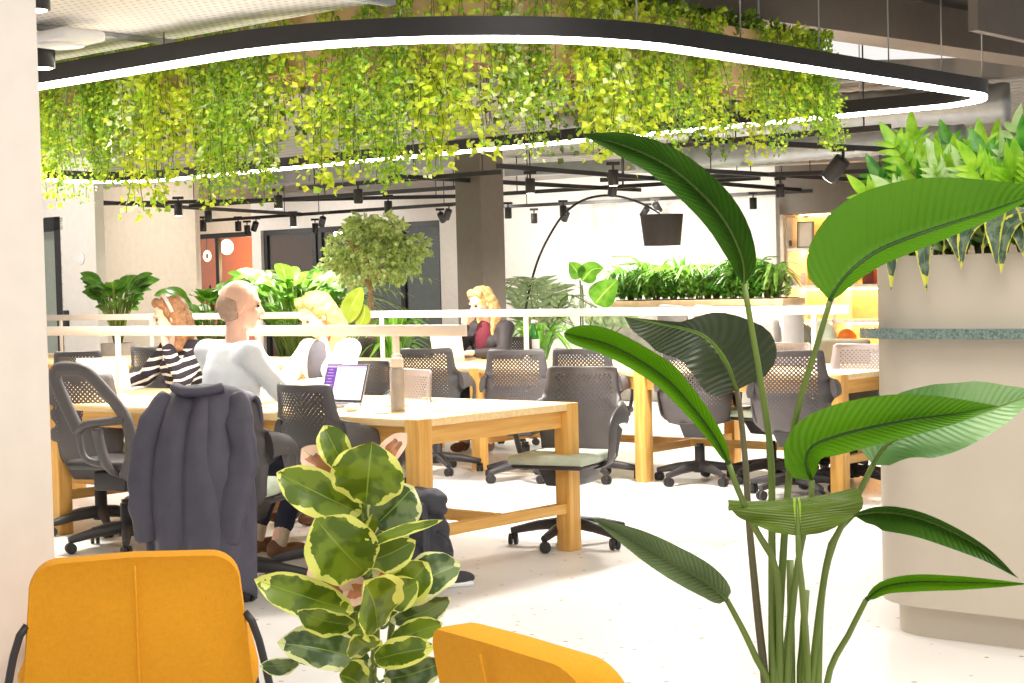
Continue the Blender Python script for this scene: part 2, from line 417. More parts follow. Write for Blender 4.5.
nt.links.new(mixc(nt, few, base.outputs['Color'], cr.outputs['Color']), b.inputs['Base Color']); b.inputs['Roughness'].default_value = .32
# corrugated metal ceiling
m, nt, b = new_mat('deck')
b.inputs['Base Color'].default_value = s2l((160, 156, 150)); b.inputs['Roughness'].default_value = .45; b.inputs['Metallic'].default_value = .2
tc = nt.nodes.new('ShaderNodeTexCoord'); sp = nt.nodes.new('ShaderNodeSeparateXYZ'); nt.links.new(tc.outputs['Object'], sp.inputs[0])
w = math_n(nt, 'SINE', math_n(nt, 'MULTIPLY', math_n(nt, 'ADD', math_n(nt, 'MULTIPLY', sp.outputs[0], UX.x), math_n(nt, 'MULTIPLY', sp.outputs[1], UX.y)), 26))
bp = nt.nodes.new('ShaderNodeBump'); bp.inputs['Strength'].default_value = .8; bp.inputs['Distance'].default_value = .03
nt.links.new(w, bp.inputs['Height']); nt.links.new(bp.outputs['Normal'], b.inputs['Normal'])
# perforated ceiling tile
m, nt, b = new_mat('acoustic')
tc = nt.nodes.new('ShaderNodeTexCoord'); sp = nt.nodes.new('ShaderNodeSeparateXYZ'); nt.links.new(tc.outputs['Object'], sp.inputs[0])
fx = math_n(nt, 'SUBTRACT', math_n(nt, 'FRACT', math_n(nt, 'MULTIPLY', sp.outputs[0], 22)), .5); fy = math_n(nt, 'SUBTRACT', math_n(nt, 'FRACT', math_n(nt, 'MULTIPLY', sp.outputs[1], 22)), .5)
dot = math_n(nt, 'LESS_THAN', math_n(nt, 'ADD', math_n(nt, 'MULTIPLY', fx, fx), math_n(nt, 'MULTIPLY', fy, fy)), .04)
nt.links.new(mixc(nt, dot, s2l((236, 232, 226)), s2l((186, 180, 172))), b.inputs['Base Color'])
# clear partition glass
m, nt, b = new_mat('glass')
t = nt.nodes.new('ShaderNodeBsdfTransparent'); t.inputs[0].default_value = (.82, .86, .82, 1); g = nt.nodes.new('ShaderNodeBsdfGlossy'); g.inputs['Roughness'].default_value = .03
mx = nt.nodes.new('ShaderNodeMixShader'); mx.inputs[0].default_value = .09
nt.links.new(t.outputs[0], mx.inputs[1]); nt.links.new(g.outputs[0], mx.inputs[2]); nt.links.new(mx.outputs[0], nt.nodes['Material Output'].inputs[0])

# ------------------------------------------------------------------ world and exposure
W = bpy.data.worlds.new('room_air'); SC.world = W; W.use_nodes = True
W.node_tree.nodes['Background'].inputs[0].default_value = (1, .965, .92, 1); W.node_tree.nodes['Background'].inputs[1].default_value = .75
SC.view_settings.view_transform = 'Standard'; SC.view_settings.look = 'None'; SC.view_settings.gamma = 1; SC.view_settings.use_curve_mapping = False
SC.view_settings.exposure = .4

def light(kind, loc, energy, size=.3, col=(1, .95, .88), aim=None, spot=2.2, blend=.6, sy=None):
    d = bpy.data.lights.new('lamp_light', kind); d.energy = energy; d.color = col
    if kind == 'AREA':
        d.size = size
        if sy: d.shape = 'RECTANGLE'; d.size_y = sy
    else: d.shadow_soft_size = size
    if kind == 'SPOT': d.spot_size = spot; d.spot_blend = blend
    o = bpy.data.objects.new('lamp_light', d); COL.objects.link(o); o.location = loc
    if aim is not None: o.rotation_euler = (Vector(aim) - Vector(loc)).to_track_quat('-Z', 'Y').to_euler()
    return o

# ------------------------------------------------------------------ room shell
def line_at(px, P0, D):
    """where the plan line P0 + t D crosses the sight line through column px"""
    q = ray(px, 284); a = Vector((q.x, q.y)); d = Vector((D.x, D.y)); p = Vector((P0[0], P0[1]))
    den = d.x * a.y - d.y * a.x
    return (a.x * p.y - a.y * p.x) / den
def wall_seg(name, P0, t0, t1, z0, z1, th, m, D=None):
    """upright slab from t0 to t1 along D (v by default), thickness th away from the viewer"""
    D = D or VX; N = Vector((-D.y, D.x, 0))
    if N.dot(Vector((0, 1, 0))) < 0: N = -N
    a = Vector((P0[0], P0[1], 0)) + D * t0; c = Vector((P0[0], P0[1], 0)) + D * t1
    pts = [a, c, c + N * th, a + N * th]
    if (c - a).cross(N).z < 0: pts.reverse()
    return struct(MB().prism(pts, z0, z1).build(name, m, smooth=False))
mb = MB(); mb.prism([(-16, -3), (16, -3), (16, 34), (-16, 34)], -.1, 0); struct(mb.build('floor', 'terrazzo', smooth=False))
mb = MB(); mb.prism([(-16, 13.2), (16, 13.2), (16, 34), (-16, 34)], 2.85, 3.0); struct(mb.build('ceiling', 'deck', smooth=False))
mb = MB(); mb.prism([(-16, 4), (16, 4), (16, 13.2), (-16, 13.2)], 3.25, 3.35); struct(mb.build('ceiling_near', 'dark_ceiling', smooth=False))

# near column at the left edge of the view
K = at_y(46, 284, 4.6)
P = [uv(K, 0, 0), uv(K, -.6, 0), uv(K, -.6, .6), uv(K, 0, .6)]
struct(MB().prism(P[::-1], 0, 3.25).build('wall_left', 'column_paint', smooth=False, bevel=.004))

BP = (-1.66, 26.9)                                             # a point of the back wall, which runs along v
def bw(px): return line_at(px, BP, VX)
tl, t253, t262, t440, t457, t505, t777 = [bw(x) for x in (180, 253, 262, 441, 452, 500, 777)]
wall_seg('wall_back', BP, t777, t440, 0, 2.85, .2, 'white_paint')
wall_seg('wall_back_strip', BP, t262, t253, 0, 2.85, .2, 'white_paint')
DH = 2.36
wall_seg('wall_back_lintel', BP, t440, t262, DH, 2.85, .2, 'white_paint'); wall_seg('wall_back_lintel', BP, t253, tl + 1, DH, 2.85, .2, 'tan_paint')
wall_seg('wall_dark_room', uv(BP, 2.2, 0), t440 - 3, t262 + 2, 0, 2.85, .1, 'dark_room')
wall_seg('wall_room_divider', uv(BP, .21, (t253 + t262) / 2), 0, 2.0, 0, 2.85, .1, 'orange_wall', UX)
wall_seg('wall_orange_room', uv(BP, 1.6, 0), t253 - .1, tl + 4, 0, 2.85, .1, 'orange_wall')
def glazing(name, t0, t1, splits, glassy=True):
    """dark framed glazed opening in the back wall"""
    m = MB(); R = rotz(ALPHA); H = DH
    def at(t, z, d=.1): return uv(Vector(BP), d, t, z)
    for t in [t0 + .04] + splits + [t1 - .04]: m.box(at(t, H / 2), (.07, .09, H), R)
    for z in (.04, H - .04): m.box(at((t0 + t1) / 2, z), (.068, abs(t1 - t0), .09), R)
    f = struct(m.build(name, 'black_metal', smooth=False))
    g = MB().box(at((t0 + t1) / 2, H / 2), (.012, abs(t1 - t0) - .1, H - .1), R).build('pane', 'glass', f, smooth=False)
    return f
wf = glazing('window_1', t440, t262, [bw(318), bw(400), bw(312)])
wd = glazing('door_1', t253, tl + 1, [bw(215)])
hb = MB(); hp = uv(Vector(BP), -.02, bw(211), 1.1); hb.tube([hp + Vector((0, 0, -.35)), hp + Vector((0, 0, .35))], .018)
for z in (-.28, .28): hb.tube([hp + Vector((0, 0, z)), hp + Vector((0, 0, z)) + UX * .09], .012)
hb.build('door_handle', 'black_metal', wd)
# tan wall and white wall with a black framed door, at the left
W1 = at_y(197, 284, 23.0); t98 = line_at(97, W1, VX)
wall_seg('wall_tan', W1, 0, t98 + 2, 0, 2.85, .08, 'tan_paint')
W2 = at_y(97, 284, 18.6); t40, t62 = line_at(30, W2, VX), line_at(62, W2, VX)
wall_seg('wall_white', W2, 0, t62, 0, 2.85, .12, 'white_paint'); wall_seg('wall_white_over_door', W2, t62, t40 + 1.5, 2.22, 2.85, .25, 'white_paint')
m2 = MB(); R = rotz(ALPHA)
m2.box(uv(W2, .08, t62 + .05, 1.11), (.16, .14, 2.22), R); m2.box(uv(W2, .08, t62 + .6, 2.14), (.16, 1.3, .14), R)
d2 = struct(m2.build('door_2', 'black_metal', smooth=False))
MB().box(uv(W2, .1, t62 + .7, 1.05), (.012, 1.1, 2.1), R).build('pane', 'glass', d2, smooth=False)
wall_seg('wall_bright_room', uv(W2, .55, 0), t62 + .1, t40 + 2, 0, 2.85, .1, 'white_paint')
sw = MB().box(uv(W2, -.012, line_at(66, W2, VX), 1.06), (.022, .09, .22), R, 1).build('door_access_panel', 'black_metal', bevel=.006); tag(sw, 'small dark access panel on the white wall beside the black door', 'panel')
th_ = MB().lathe([(.075, 0), (.075, .012), (.06, .02)], 20, uv(W2, -.0, line_at(82, W2, VX), 1.74), Matrix.Rotation(ALPHA, 3, 'Z') @ Matrix.Rotation(-PI / 2, 3, 'Y')).build('wall_disc', 'white_plastic'); tag(th_, 'round white disc fixed on the white wall right of the black door', 'disc')

# grey square pillar in the middle
Pc = at_y(483, 284, 17.5); P = [uv(Pc, 0, 0), uv(Pc, .36, 0), uv(Pc, .36, .36), uv(Pc, 0, .36)]
struct(MB().prism(P, 0, 2.85).build('column_mid', 'taupe_paint', smooth=False, bevel=.01))

# bulkhead over the shelves and its side
SB = uv(Vector(BP), -.5, 0); SB = uv(SB, 0, line_at(781, SB, VX)); SP = (SB.x, SB.y)
S1 = line_at(900, SP, VX)
wall_seg('wall_shelf_bulkhead', SP, S1 - 2.5, 0, 2.14, 2.85, .6, 'taupe_paint')
wall_seg('wall_shelf_side', SP, -.05, 0.0, 0, 2.14, .6, 'tan_paint')
wall_seg('wall_right', SP, S1 - 2.5, S1 - .05, 0, 2.14, .6, 'tan_paint')

# beams and ducts overhead
def bar(name, a, c, w, z0, z1, m, side=1):
    """square section from a to c in plan, w wide"""
    a, c = Vector((a[0], a[1], 0)), Vector((c[0], c[1], 0)); d = (c - a).normalized(); n = Vector((-d.y, d.x, 0)) * w * side
    pts = [a, c, c + n, a + n]
    if side < 0: pts.reverse()
    return MB().prism(pts, z0, z1).build(name, m, smooth=False)
b0 = at_z(684, 8, 2.75); b9 = at_z(1024, 57, 2.75); bd = (b9 - b0).normalized()
struct(bar('ceiling_beam', b0 - bd * 3, b9 + bd * 2, .28, 2.75, 2.99, 'taupe_paint'))
b1 = at_z(978, 30, 2.52); struct(bar('ceiling_bulkhead', uv(b1, 0, 0), uv(b1, 3, 0), .05, 2.52, 3.2, 'taupe_paint'))
du = MB(); a = at_z(900, 6, 2.93); PT = catmull([uv(a, -3, .75, 3.1), uv(a, 4, .75, 3.1)], 70)
du.tube(PT, [.10 + .006 * (i % 2) for i in range(71)], 16); tag(du.build('air_duct', 'galvanised'), 'ribbed silver round air duct above the dark beam at the top right', 'duct')
for k, (x0, y0, x1, y1, z, w) in enumerate(((560, 128, 1010, 102, 2.66, .3), (640, 160, 960, 134, 2.64, .28))):
    a, c = at_z(x0, y0, z), at_z(x1, y1, z); dd = MB(); PT = catmull([Vector((a.x, a.y, z)), Vector((c.x, c.y, z))], 60)
    dd.tube(PT, [w * .5 + .008 * (i % 2) for i in range(61)], 14)
    tag(dd.build('air_duct', 'galvanised'), ('silver air duct running above the back run of the ring light', 'silver air duct under the far ceiling above the shelves')[k], 'duct')
for k, (x0, y0, x1, y1, z, w, h) in enumerate(((215, 190, 460, 166, 2.6, .3, .14), (505, 176, 880, 160, 2.62, .3, .14))):
    a, c = at_z(x0, y0, z), at_z(x1, y1, z)
    o = bar('cable_tray', (a.x, a.y), (c.x, c.y), w, z, z + h, ('galvanised', 'galvanised', 'galvanised')[k])
    tag(o, ('grey cable tray under the ceiling above the glazed partition', 'grey cable tray under the ceiling above the white back wall')[k], 'tray')

# acoustic raft at top left
rc = uv(at_z(434, 7, 2.5), -.26, 0)
raft = thing('ceiling_raft', 'white perforated ceiling raft hanging above the ring light at top left', 'ceiling panel', (rc.x, rc.y, 2.5), ALPHA)
MB().box((-1.3, 2.6, .02), (2.6, 5.2, .04)).build('panel', 'acoustic', raft, smooth=False)
for y in (0.0, 1.42, 2.84):
    s_ = MB(); s_.box((-1.3, y, -.012), (2.62, .05, .02)); s_.box((-1.3, y, .0), (2.62, .02, .05)); s_.build('strut', 'galvanised', raft, smooth=False)
s_ = MB(); s_.box((-.55, 3.6, -.05), (.12, 3.0, .1)); s_.build('rail', 'pot_grey', raft, smooth=False)
ap = at_z(62, 42, 2.42)
wap = thing('access_point', 'white rounded wireless access point under the ceiling raft beside the near column', 'access point', (ap.x, ap.y, 2.40), ALPHA)
MB().box((0, 0, .035), (.22, .34, .05)).build('case', 'white_plastic', wap, bevel=.02)
MB().lathe([(.09, 0), (.1, .012), (.06, .014)], 20, (0, 0, 0)).build('cover', 'white_plastic', wap)
MB().tube([(0, 0, .05), (0, 0, .075)], .03).build('bracket', 'galvanised', wap)
for k, (x, y, z) in enumerate(((36, 10, 2.45), (43, 68, 2.38))):
    p = at_z(x, y, z); dl = thing('downlight', ('black cylinder downlight at the very top beside the near column', 'black cylinder downlight just above the left end of the ring light')[k], 'downlight', (p.x, p.y, z))
    MB().lathe([(.055, 0), (.055, .1), (.05, .11)], 20).build('can', 'black_metal', dl); MB().lathe([(.042, -.004), (.042, .002)], 20).build('lens', 'lens', dl)
    MB().tube([(0, 0, .1), (0, 0, 2.5 - z if z < 2.5 else .2)], .012).build('stem', 'black_metal', dl)

# ------------------------------------------------------------------ ring light
def rrect(O, Lu, Lv, r, n=14):
    """rounded rectangle in plan: corner O, Lu along u, Lv along v; radii at (0,0),(Lu,0),(Lu,Lv),(0,Lv)"""
    pts = []
    for (cu, cv, a0, k) in ((0, 0, PI, 0), (Lu, 0, 1.5 * PI, 1), (Lu, Lv, 0, 2), (0, Lv, .5 * PI, 3)):
        R_ = r[k]; c = (cu + (R_ if cu == 0 else -R_), cv + (R_ if cv == 0 else -R_))
        for i in range(n + 1):
            a = a0 + PI / 2 * i / n; pts.append((c[0] + R_ * math.cos(a), c[1] + R_ * math.sin(a)))
    out = []
    for i, p in enumerate(pts):                                # subdivide the long straights
        q = pts[(i + 1) % len(pts)]; L = math.dist(p, q); k = max(1, int(L / .12))
        for j in range(k): out.append((p[0] + (q[0] - p[0]) * j / k, p[1] + (q[1] - p[1]) * j / k))
    return [uv(O, a, c) for a, c in out]
def loop_sweep(pts, prof):
    """closed sweep of a section [(outward, z)...] along a plan loop"""
    m = MB(); n = len(pts); k = len(prof)
    for i, p in enumerate(pts):
        t = (pts[(i + 1) % n] - pts[i - 1]).normalized(); o = Vector((t.y, -t.x, 0))
        for d, z in prof: m.v.append(Vector((p.x, p.y, 0)) + o * d + Vector((0, 0, z)))
    for i in range(n):
        j = (i + 1) % n
        for q in range(k): q2 = (q + 1) % k; m.face((i * k + q, j * k + q, j * k + q2, i * k + q2))
    return m
RO = Vector((-.157, 6.44, 0)); ring_pts = rrect(RO, 4.78, 8.5, (1.4, .5, .5, .9))
ring = thing('ring_light', 'huge black suspended ring light with a glowing lower edge around the hanging plants', 'light', (0, 0, 0))
loop_sweep(ring_pts, [(.035, 2.36), (.035, 2.44), (-.035, 2.44), (-.035, 2.36)]).build('housing', 'black_metal', ring, angle=40)
loop_sweep(ring_pts, [(.03, 2.34), (.03, 2.36), (-.03, 2.36), (-.03, 2.34)]).build('diffuser', 'led', ring, angle=40)
for t in (.9, 1.7, 2.4, 3.1, 3.7, 4.2):
    p = uv(RO, t + .2, .0); MB().tube([(p.x, p.y, 2.44), (p.x, p.y, 3.25)], .004, 6).build('wire', 'galvanised', ring)
for t in (1.8, 3.4):
    p = uv(RO, 0, t); MB().tube([(p.x, p.y, 2.44), (p.x, p.y, 3.25)], .004, 6).build('wire', 'galvanised', ring)
for t in (1.0, 2.2, 3.6):
    p = uv(RO, 4.78, t); MB().tube([(p.x, p.y, 2.44), (p.x, p.y, 2.85 if p.y > 13.2 else 3.25)], .004, 6).build('wire', 'galvanised', ring)

# planted trough inside the ring
TO = uv(RO, .4, .4)
_tp = [(0, 6.8 - .12 * i) for i in range(49)] + [(1 - math.cos(PI / 2 * i / 14), 1 - math.sin(PI / 2 * i / 14)) for i in range(15)] + [(1.12 + .12 * i, 0) for i in range(16)]
trough_pts = [uv(TO, a, c) for a, c in _tp]
def open_sweep(pts, prof):
    """sweep of a closed section along an open plan path, capped at both ends"""
    m = MB(); n = len(pts); k = len(prof)
    for i, p in enumerate(pts):
        t = (pts[min(i + 1, n - 1)] - pts[max(i - 1, 0)]).normalized(); o = Vector((t.y, -t.x, 0))
        for d, z in prof: m.v.append(Vector((p.x, p.y, 0)) + o * d + Vector((0, 0, z)))
    for i in range(n - 1):
        for q in range(k): q2 = (q + 1) % k; m.face((i * k + q, (i + 1) * k + q, (i + 1) * k + q2, i * k + q2))
    m.face(list(range(k))); m.face([(n - 1) * k + q for q in range(k - 1, -1, -1)])
    return m
tr = thing('hanging_planter', 'long curved tan timber planter hanging inside the ring light', 'planter', (0, 0, 0))
open_sweep(trough_pts, [(0, 2.31), (0, 2.60), (-.03, 2.60), (-.03, 2.31)]).build('fascia', 'fascia', tr, angle=40)
open_sweep(trough_pts, [(-.031, 2.315), (-.031, 2.345), (-.36, 2.345), (-.36, 2.315)]).build('base', 'wood_dark', tr, angle=40)
open_sweep(trough_pts, [(-.361, 2.31), (-.361, 2.60), (-.39, 2.60), (-.39, 2.31)]).build('inner_fascia', 'fascia', tr, angle=40)
open_sweep(trough_pts, [(-.033, 2.346), (-.033, 2.54), (-.36, 2.54), (-.36, 2.346)]).build('soil', 'soil', tr, angle=40)
for a, c in ((1.2, .2), (.2, 2.5), (2.6, .2), (.2, 5)):
    p = uv(TO, a, c); MB().tube([(p.x, p.y, 2.5), (p.x, p.y, 3.25 if p.y < 13.1 else 2.85)], .006, 6).build('wire', 'galvanised', tr)

# ------------------------------------------------------------------ tracks and spotlights
TZ = 2.42
TRACKS = [(38, 205, 470, 196), (190, 222, 470, 203), (190, 206, 480, 186), (390, 176, 640, 190), (498, 166, 800, 190), (498, 207, 905, 186),
          (498, 194, 760, 178), (600, 180, 905, 170), (600, 152, 890, 127), (690, 139, 930, 152), (300, 188, 500, 172), (690, 170, 910, 183), (60, 200, 300, 214)]
names = ['above the tan wall at the left', 'in front of the glazed partition, lowest of the tracks', 'crossing above the small tree', 'behind the grey pillar', 'slanting down right of the grey pillar', 'longest one in front of the white back wall',
         'just above the arc lamp', 'above the lit shelves', 'nearest one under the ring light at the right', 'short one that carries the large tilted spotlight', 'left of the grey pillar, the upper one', 'crossing in front of the shelf bulkhead', 'slanting above the orange door']
for k, (x0, y0, x1, y1) in enumerate(TRACKS):
    a, c = at_z(x0, y0, TZ), at_z(x1, y1, TZ)
    if k in (0, 1): c = at_z(x1, y1, TZ)
    t = thing('lighting_track', 'black lighting track under the ceiling, ' + names[k], 'track', (a.x, a.y, TZ))
    d = Vector((c.x - a.x, c.y - a.y, 0)); L = d.length; ang = math.atan2(d.y, d.x)
    MB().box(Vector(d) / 2, (L, .04, .045), rotz(ang)).build('rail', 'black_metal', t, smooth=False)
    for s in (.08, .5, .92):
        p = d * s; q = Vector((a.x, a.y)) + Vector((p.x, p.y)) ; zc = 2.85 if q.y > 13.25 else 3.25
        MB().tube([p, p + Vector((0, 0, zc - TZ))], .006, 6).build('hanger', 'black_metal', t)
def make_spot(tilt, yaw, lit):
    t = thing('track_spotlight', 'spot', 'spotlight')
    MB().box((0, 0, -.015), (.12, .035, .03)).build('adapter', 'black_metal', t, smooth=False)
    MB().tube([(0, 0, -.03), (0, 0, -.075)], .009, 8).build('stem', 'black_metal', t)
    Rm = rotz(yaw) @ Matrix.Rotation(tilt, 3, 'X')
    MB().lathe([(.043, .0), (.046, -.005), (.046, -.135), (.04, -.14)], 18, (0, 0, -.07), Rm).build('can', 'black_metal', t)
    MB().lathe([(.036, -.139), (.036, -.1425)], 18, (0, 0, -.07), Rm).build('lens', 'lens' if lit else 'charcoal', t)
    return t
SPOTS = [(178, 197, 0, 0, 1), (208, 205, 0, 0, 0), (203, 216, 0, 0, 0), (238, 216, 0, 0, 0), (247, 220, 0, 0, 0), (256, 217, .6, .7, 1), (278, 189, 0, 0, 1), (293, 211, 0, 0, 1), (315, 218, 0, 0, 0), (323, 212, .6, .5, 0), (358, 183, 0, 0, 0), (388, 195, 0, 0, 0),
         (374, 214, .1, 0, 1), (440, 208, .7, -.5, 1), (449, 204, .5, .8, 0), (508, 202, 0, 0, 0), (534, 208, 0, 0, 0), (530, 172, 0, 0, 1), (563, 200, 0, 0, 0), (567, 207, .6, .6, 0), (613, 162, 0, 0, 1), (613, 176, .3, .3, 0), (647, 203, .8, .7, 0), (655, 198, .8, -.7, 0),
         (753, 192, 0, 0, 0), (700, 181, 0, 0, 0), (714, 195, 0, 0, 0), (780, 178, 0, 0, 0), (858, 188, 0, 0, 0), (866, 180, 0, 0, 1)]
where = ['above the middle of the tan wall', 'leftmost of those over the orange door', 'above the left leaf of the orange door', 'over the globe lamp', 'right of the globe lamp, upright', 'lit and tilted, above the wall strip', 'hanging low under the vines at left', 'lit, over the left glazing', 'above the left glazing, upright and dark',
         'tilted, beside the small tree', 'above the crown of the small tree, upper one', 'right of the tree crown, upper one', 'lit, in the crown of the small tree', 'lit and tilted left of the grey pillar', 'dark and tilted, touching the grey pillar', 'first one right of the grey pillar', 'second one right of the grey pillar',
         'lit, right of the grey pillar and high up', 'over the start of the arc lamp', 'tilted, on the arc of the floor lamp', 'lit, large, under the tall leaf tip', 'tilted, right below the large lit one', 'tilted left, above the lamp shade', 'tilted right, above the lamp shade', 'upright, before the right end of the white wall',
         'behind the tall leaf, upper one', 'behind the tall leaf, lower one', 'above the top shelf light', 'front one beside the planter plants', 'lit, beside the planter plants']
for k, (x, y, ti, ya, lit) in enumerate(SPOTS):
    p = at_z(x, y + 3, TZ - .06) if y > 170 else at_z(x, y + 4, TZ - .06)
    s = make_spot(ti, ya, lit); s.location = (p.x, p.y, TZ - .023); s['label'] = 'black track spotlight ' + where[k]
big = make_spot(.75, .9, 1); p = at_z(843, 146, TZ - .02); big.location = (p.x, p.y, TZ - .02); big.scale = (1.5,) * 3; big['label'] = 'large tilted black spotlight, lit, under the right end of the ring light'
# ------------------------------------------------------------------ lights of the room and added fill
for (x, y, e) in ((1.4, 4.2, 50), (2.6, 3.6, 50), (.6, 1.6, 45)):  # unseen area lamps added as soft fill over the foreground
    light('AREA', (x, y, 3.2), e, 1.6, aim=(x, y, 0))
for (x, y, z, e) in ((-2.2, 9.2, 2.3, 330), (-.6, 9.0, 2.3, 330), (1.0, 10.6, 2.35, 330), (-1.2, 12.8, 2.35, 380), (-4, 14, 2.35, 380), (2.4, 12.0, 2.35, 330), (-2.2, 16.6, 2.35, 450), (1.6, 16.2, 2.35, 420), (-3.6, 19.4, 2.35, 200), (2.2, 17.4, 2.35, 420), (.9, 20.2, 2.35, 480), (-2.6, 21.5, 2.35, 600), (2.0, 19.4, 2.35, 400)):
    light('SPOT', (x, y, z), e * (1 if y < 16 else .62), .12, aim=(x, y + .01, 0), spot=2.65, blend=.8)
def wash(px, P0, back, e, z=1.5):
    """track spotlight washing a wall"""
    t = line_at(px, P0, VX); q = uv(Vector((P0[0], P0[1], 0)), 0, t, z); l = uv(Vector((P0[0], P0[1], 0)), -back, t, 2.36)
    light('SPOT', l, e, .1, aim=q, spot=2.0, blend=.9)
for px, e in ((540, 120), (640, 120), (735, 120), (240, 130), (350, 130)): wash(px, BP, 2.2, e)
wash(150, W1, 2.4, 190); wash(80, W2, 2.2, 120)
q = uv(Vector((BP[0], BP[1], 0)), .8, bw(226), 1.75); light('POINT', q, 240, .14, (1, .72, .42))
# ------------------------------------------------------------------ tables
FU = ALPHA - PI / 2                                            # yaw that turns local +Y onto u
TA = Vector((-.43, 7.62, 0)); TB = Vector((1.985, 10.27, 0))
def bench(label, origin, width, ys):
    """long table: local x along u (the short side), y along v"""
    t = thing('bench_table', label, 'table', origin, ALPHA); L = ys[-1]; S = .088; n = len(ys) - 1
    MB().box((width / 2, L / 2, .722), (width - .004, L - .004, .036)).build('tabletop', 'wood_top_lit', t, bevel=.003)
    for x in (.05, width - .05):
        MB().box((x, L / 2, .66), (.03, L - .1, .085)).build('apron', 'wood_v', t, smooth=False)
    for k in range(n + 1):
        y = min(max(ys[k], S / 2), L - S / 2)
        for x in (S / 2, width - S / 2):
            MB().box((x, y, .3702), (S, S, .7405)).build('leg', 'wood_z', t, bevel=.003)
        MB().box((width / 2, y + (.0 if 0 < k < n else (.012 if k == 0 else -.012)), .66), (width - .1, .03, .085)).build('apron', 'wood_u', t, smooth=False)
        MB().box((width / 2, y, .215), (width - .12, .05, .05)).build('stretcher', 'wood_u', t, smooth=False)
    MB().box((width / 2, L / 2, .222), (.05, L - .1, .05)).build('stretcher', 'wood_v', t, smooth=False)
    return t
bench('light oak bench table in front, with the purple laptop and grey bottle', TA, 1.15, (0, 1.43, 2.85, 4.28))
bench('longer oak bench table in the second row, behind the front table', TB, 1.15, (0, 1.525, 3.0, 4.44, 5.9, 7.36, 8.82, 10.28))
def divider(label, origin, t0, t1, posts, top=1.15):
    o = uv(origin, 0, 0, .7405); d = thing('desk_divider', label, 'divider', o, ALPHA)
    MB().box((0, (t0 + t1) / 2, top - .7405 - .028), (.012, t1 - t0, .056)).build('top_band', 'acrylic', d, bevel=.003)
    for p in posts:
        MB().box((0, p, (top - .7405 - .05) / 2), (.018, .036, top - .7405 - .05)).build('post', 'acrylic', d, bevel=.003)
        MB().box((0, p, .006), (.07, .09, .012)).build('foot', 'acrylic', d, bevel=.003)
    return d
divider('pale frosted divider band on white posts along the front table', uv(TA, .555, 0), .2, 4.2, (.68, 1.83, 2.98, 4.1))
divider('pale frosted divider band on white posts along the second row table', uv(TB, .57, 0), .26, 10.0, (.52, 1.49, 2.98, 4.5, 6.0, 7.5, 8.93))

# ------------------------------------------------------------------ office chairs
def chair_base(t):
    MB().lathe([(.028, .13), (.028, .26)], 14).build('column', 'chrome', t); MB().lathe([(.045, .07), (.05, .13), (.034, .135), (.034, .24)], 14).build('gas_spring', 'charcoal', t)
    b = MB()
    for k in range(5):
        a = 2 * PI * k / 5 + .3; d = Vector((math.cos(a), math.sin(a), 0))
        b.tube([d * .02 + Vector((0, 0, .115)), d * .17 + Vector((0, 0, .1)), d * .31 + Vector((0, 0, .072))], [.034, .027, .019], 8)
    b.build('base', 'charcoal', t, angle=50)
    for k in range(5):
        a = 2 * PI * k / 5 + .3; d = Vector((math.cos(a), math.sin(a), 0)); p = d * .3; R = rotz(a + PI / 2 + .5 * k); c = MB()
        for s in (-1, 1): c.lathe([(.012, -.01), (.028, -.009), (.029, 0), (.028, .009), (.012, .01)], 14, p + R @ Vector((.0, s * .014, 0)) + Vector((0, 0, .03)), R @ Matrix.Rotation(PI / 2, 3, 'X'))
        c.tube([p + Vector((0, 0, .03)), p + Vector((0, 0, .07))], .009, 8); c.build('caster', 'rubber', t, angle=50)
def make_chair(back, seat):
    t = thing('office_chair', 'chair', 'chair')
    rows = []
    prof = [(.395, .12), (.41, .185), (.45, .212), (.52, .222), (.58, .235), (.62, .252), (.655, .272), (.69, .272), (.715, .245), (.74, .225), (.78, .212), (.83, .204), (.87, .200), (.892, .194), (.90, .175)]
    for z, hw in prof:
        row = []
        for j in range(-8, 9):
            s = j / 8; y = -.20 - .20 * max(0, z - .5) * (.55 + z * .1) + .07 * s * s + (.10 * s ** 4 if .6 < z < .73 else 0) + (.015 * (.5 - z) / .1 if z < .5 else 0)
            row.append((hw * s, y, z))
        rows.append(row)
    MB().grid(rows).build('backrest', back, t, solid=.012)
    for s in (-1, 1):
        P = catmull([(s * .248, -.15, .668), (s * .268, -.08, .668), (s * .272, .01, .652), (s * .272, .06, .61), (s * .264, .055, .52), (s * .238, .03, .435), (s * .16, .0, .405)], 26)
        MB().tube(P, [.062 - .003 * i for i in range(10)] + [.033] * 17, 10, flat=.34, hint=Vector((s, 0, .2))).build('armrest', 'chair_dark', t, angle=60)
    MB().box((0, .085, .458), (.43, .42, .05)).build('seat', seat, t, bevel=.022)
    MB().box((0, .085, .425), (.39, .39, .025)).build('seat_pan', 'charcoal', t, bevel=.01)
    m = MB(); m.box((0, -.02, .36), (.17, .26, .1), taper=1.35); m.tube([(0, -.1, .37), (0, -.15, .39), (0, -.185, .42)], .03, 8); m.build('mechanism', 'charcoal', t, bevel=.01)
    chair_base(t)
    return t
proto = {}
def place_chair(px, py, kind, yaw, label, group=None, ztop=.90, extra=0):
    """stand a chair so that the top of its back meets the sight line"""
    back, seat = kind; p = at_z(px, py, ztop); f = Vector((-math.sin(yaw), math.cos(yaw), 0)); loc = Vector((p.x, p.y, 0)) + f * (.275 + extra)
    if kind not in proto: proto[kind] = make_chair(back, seat); o = proto[kind]; o.location = loc; o.rotation_euler = (0, 0, yaw); o['label'] = label
    else: o = dup(proto[kind], loc, yaw, label)
    o['group'] = group or 'swivel office chairs with moulded backs'
    return o
DK, LT, BK = ('perf_dark', 'mint_fabric'), ('perf_light', 'mint_fabric'), ('perf_black', 'charcoal')
FD = FU + PI                                                   # chairs on the far side face back
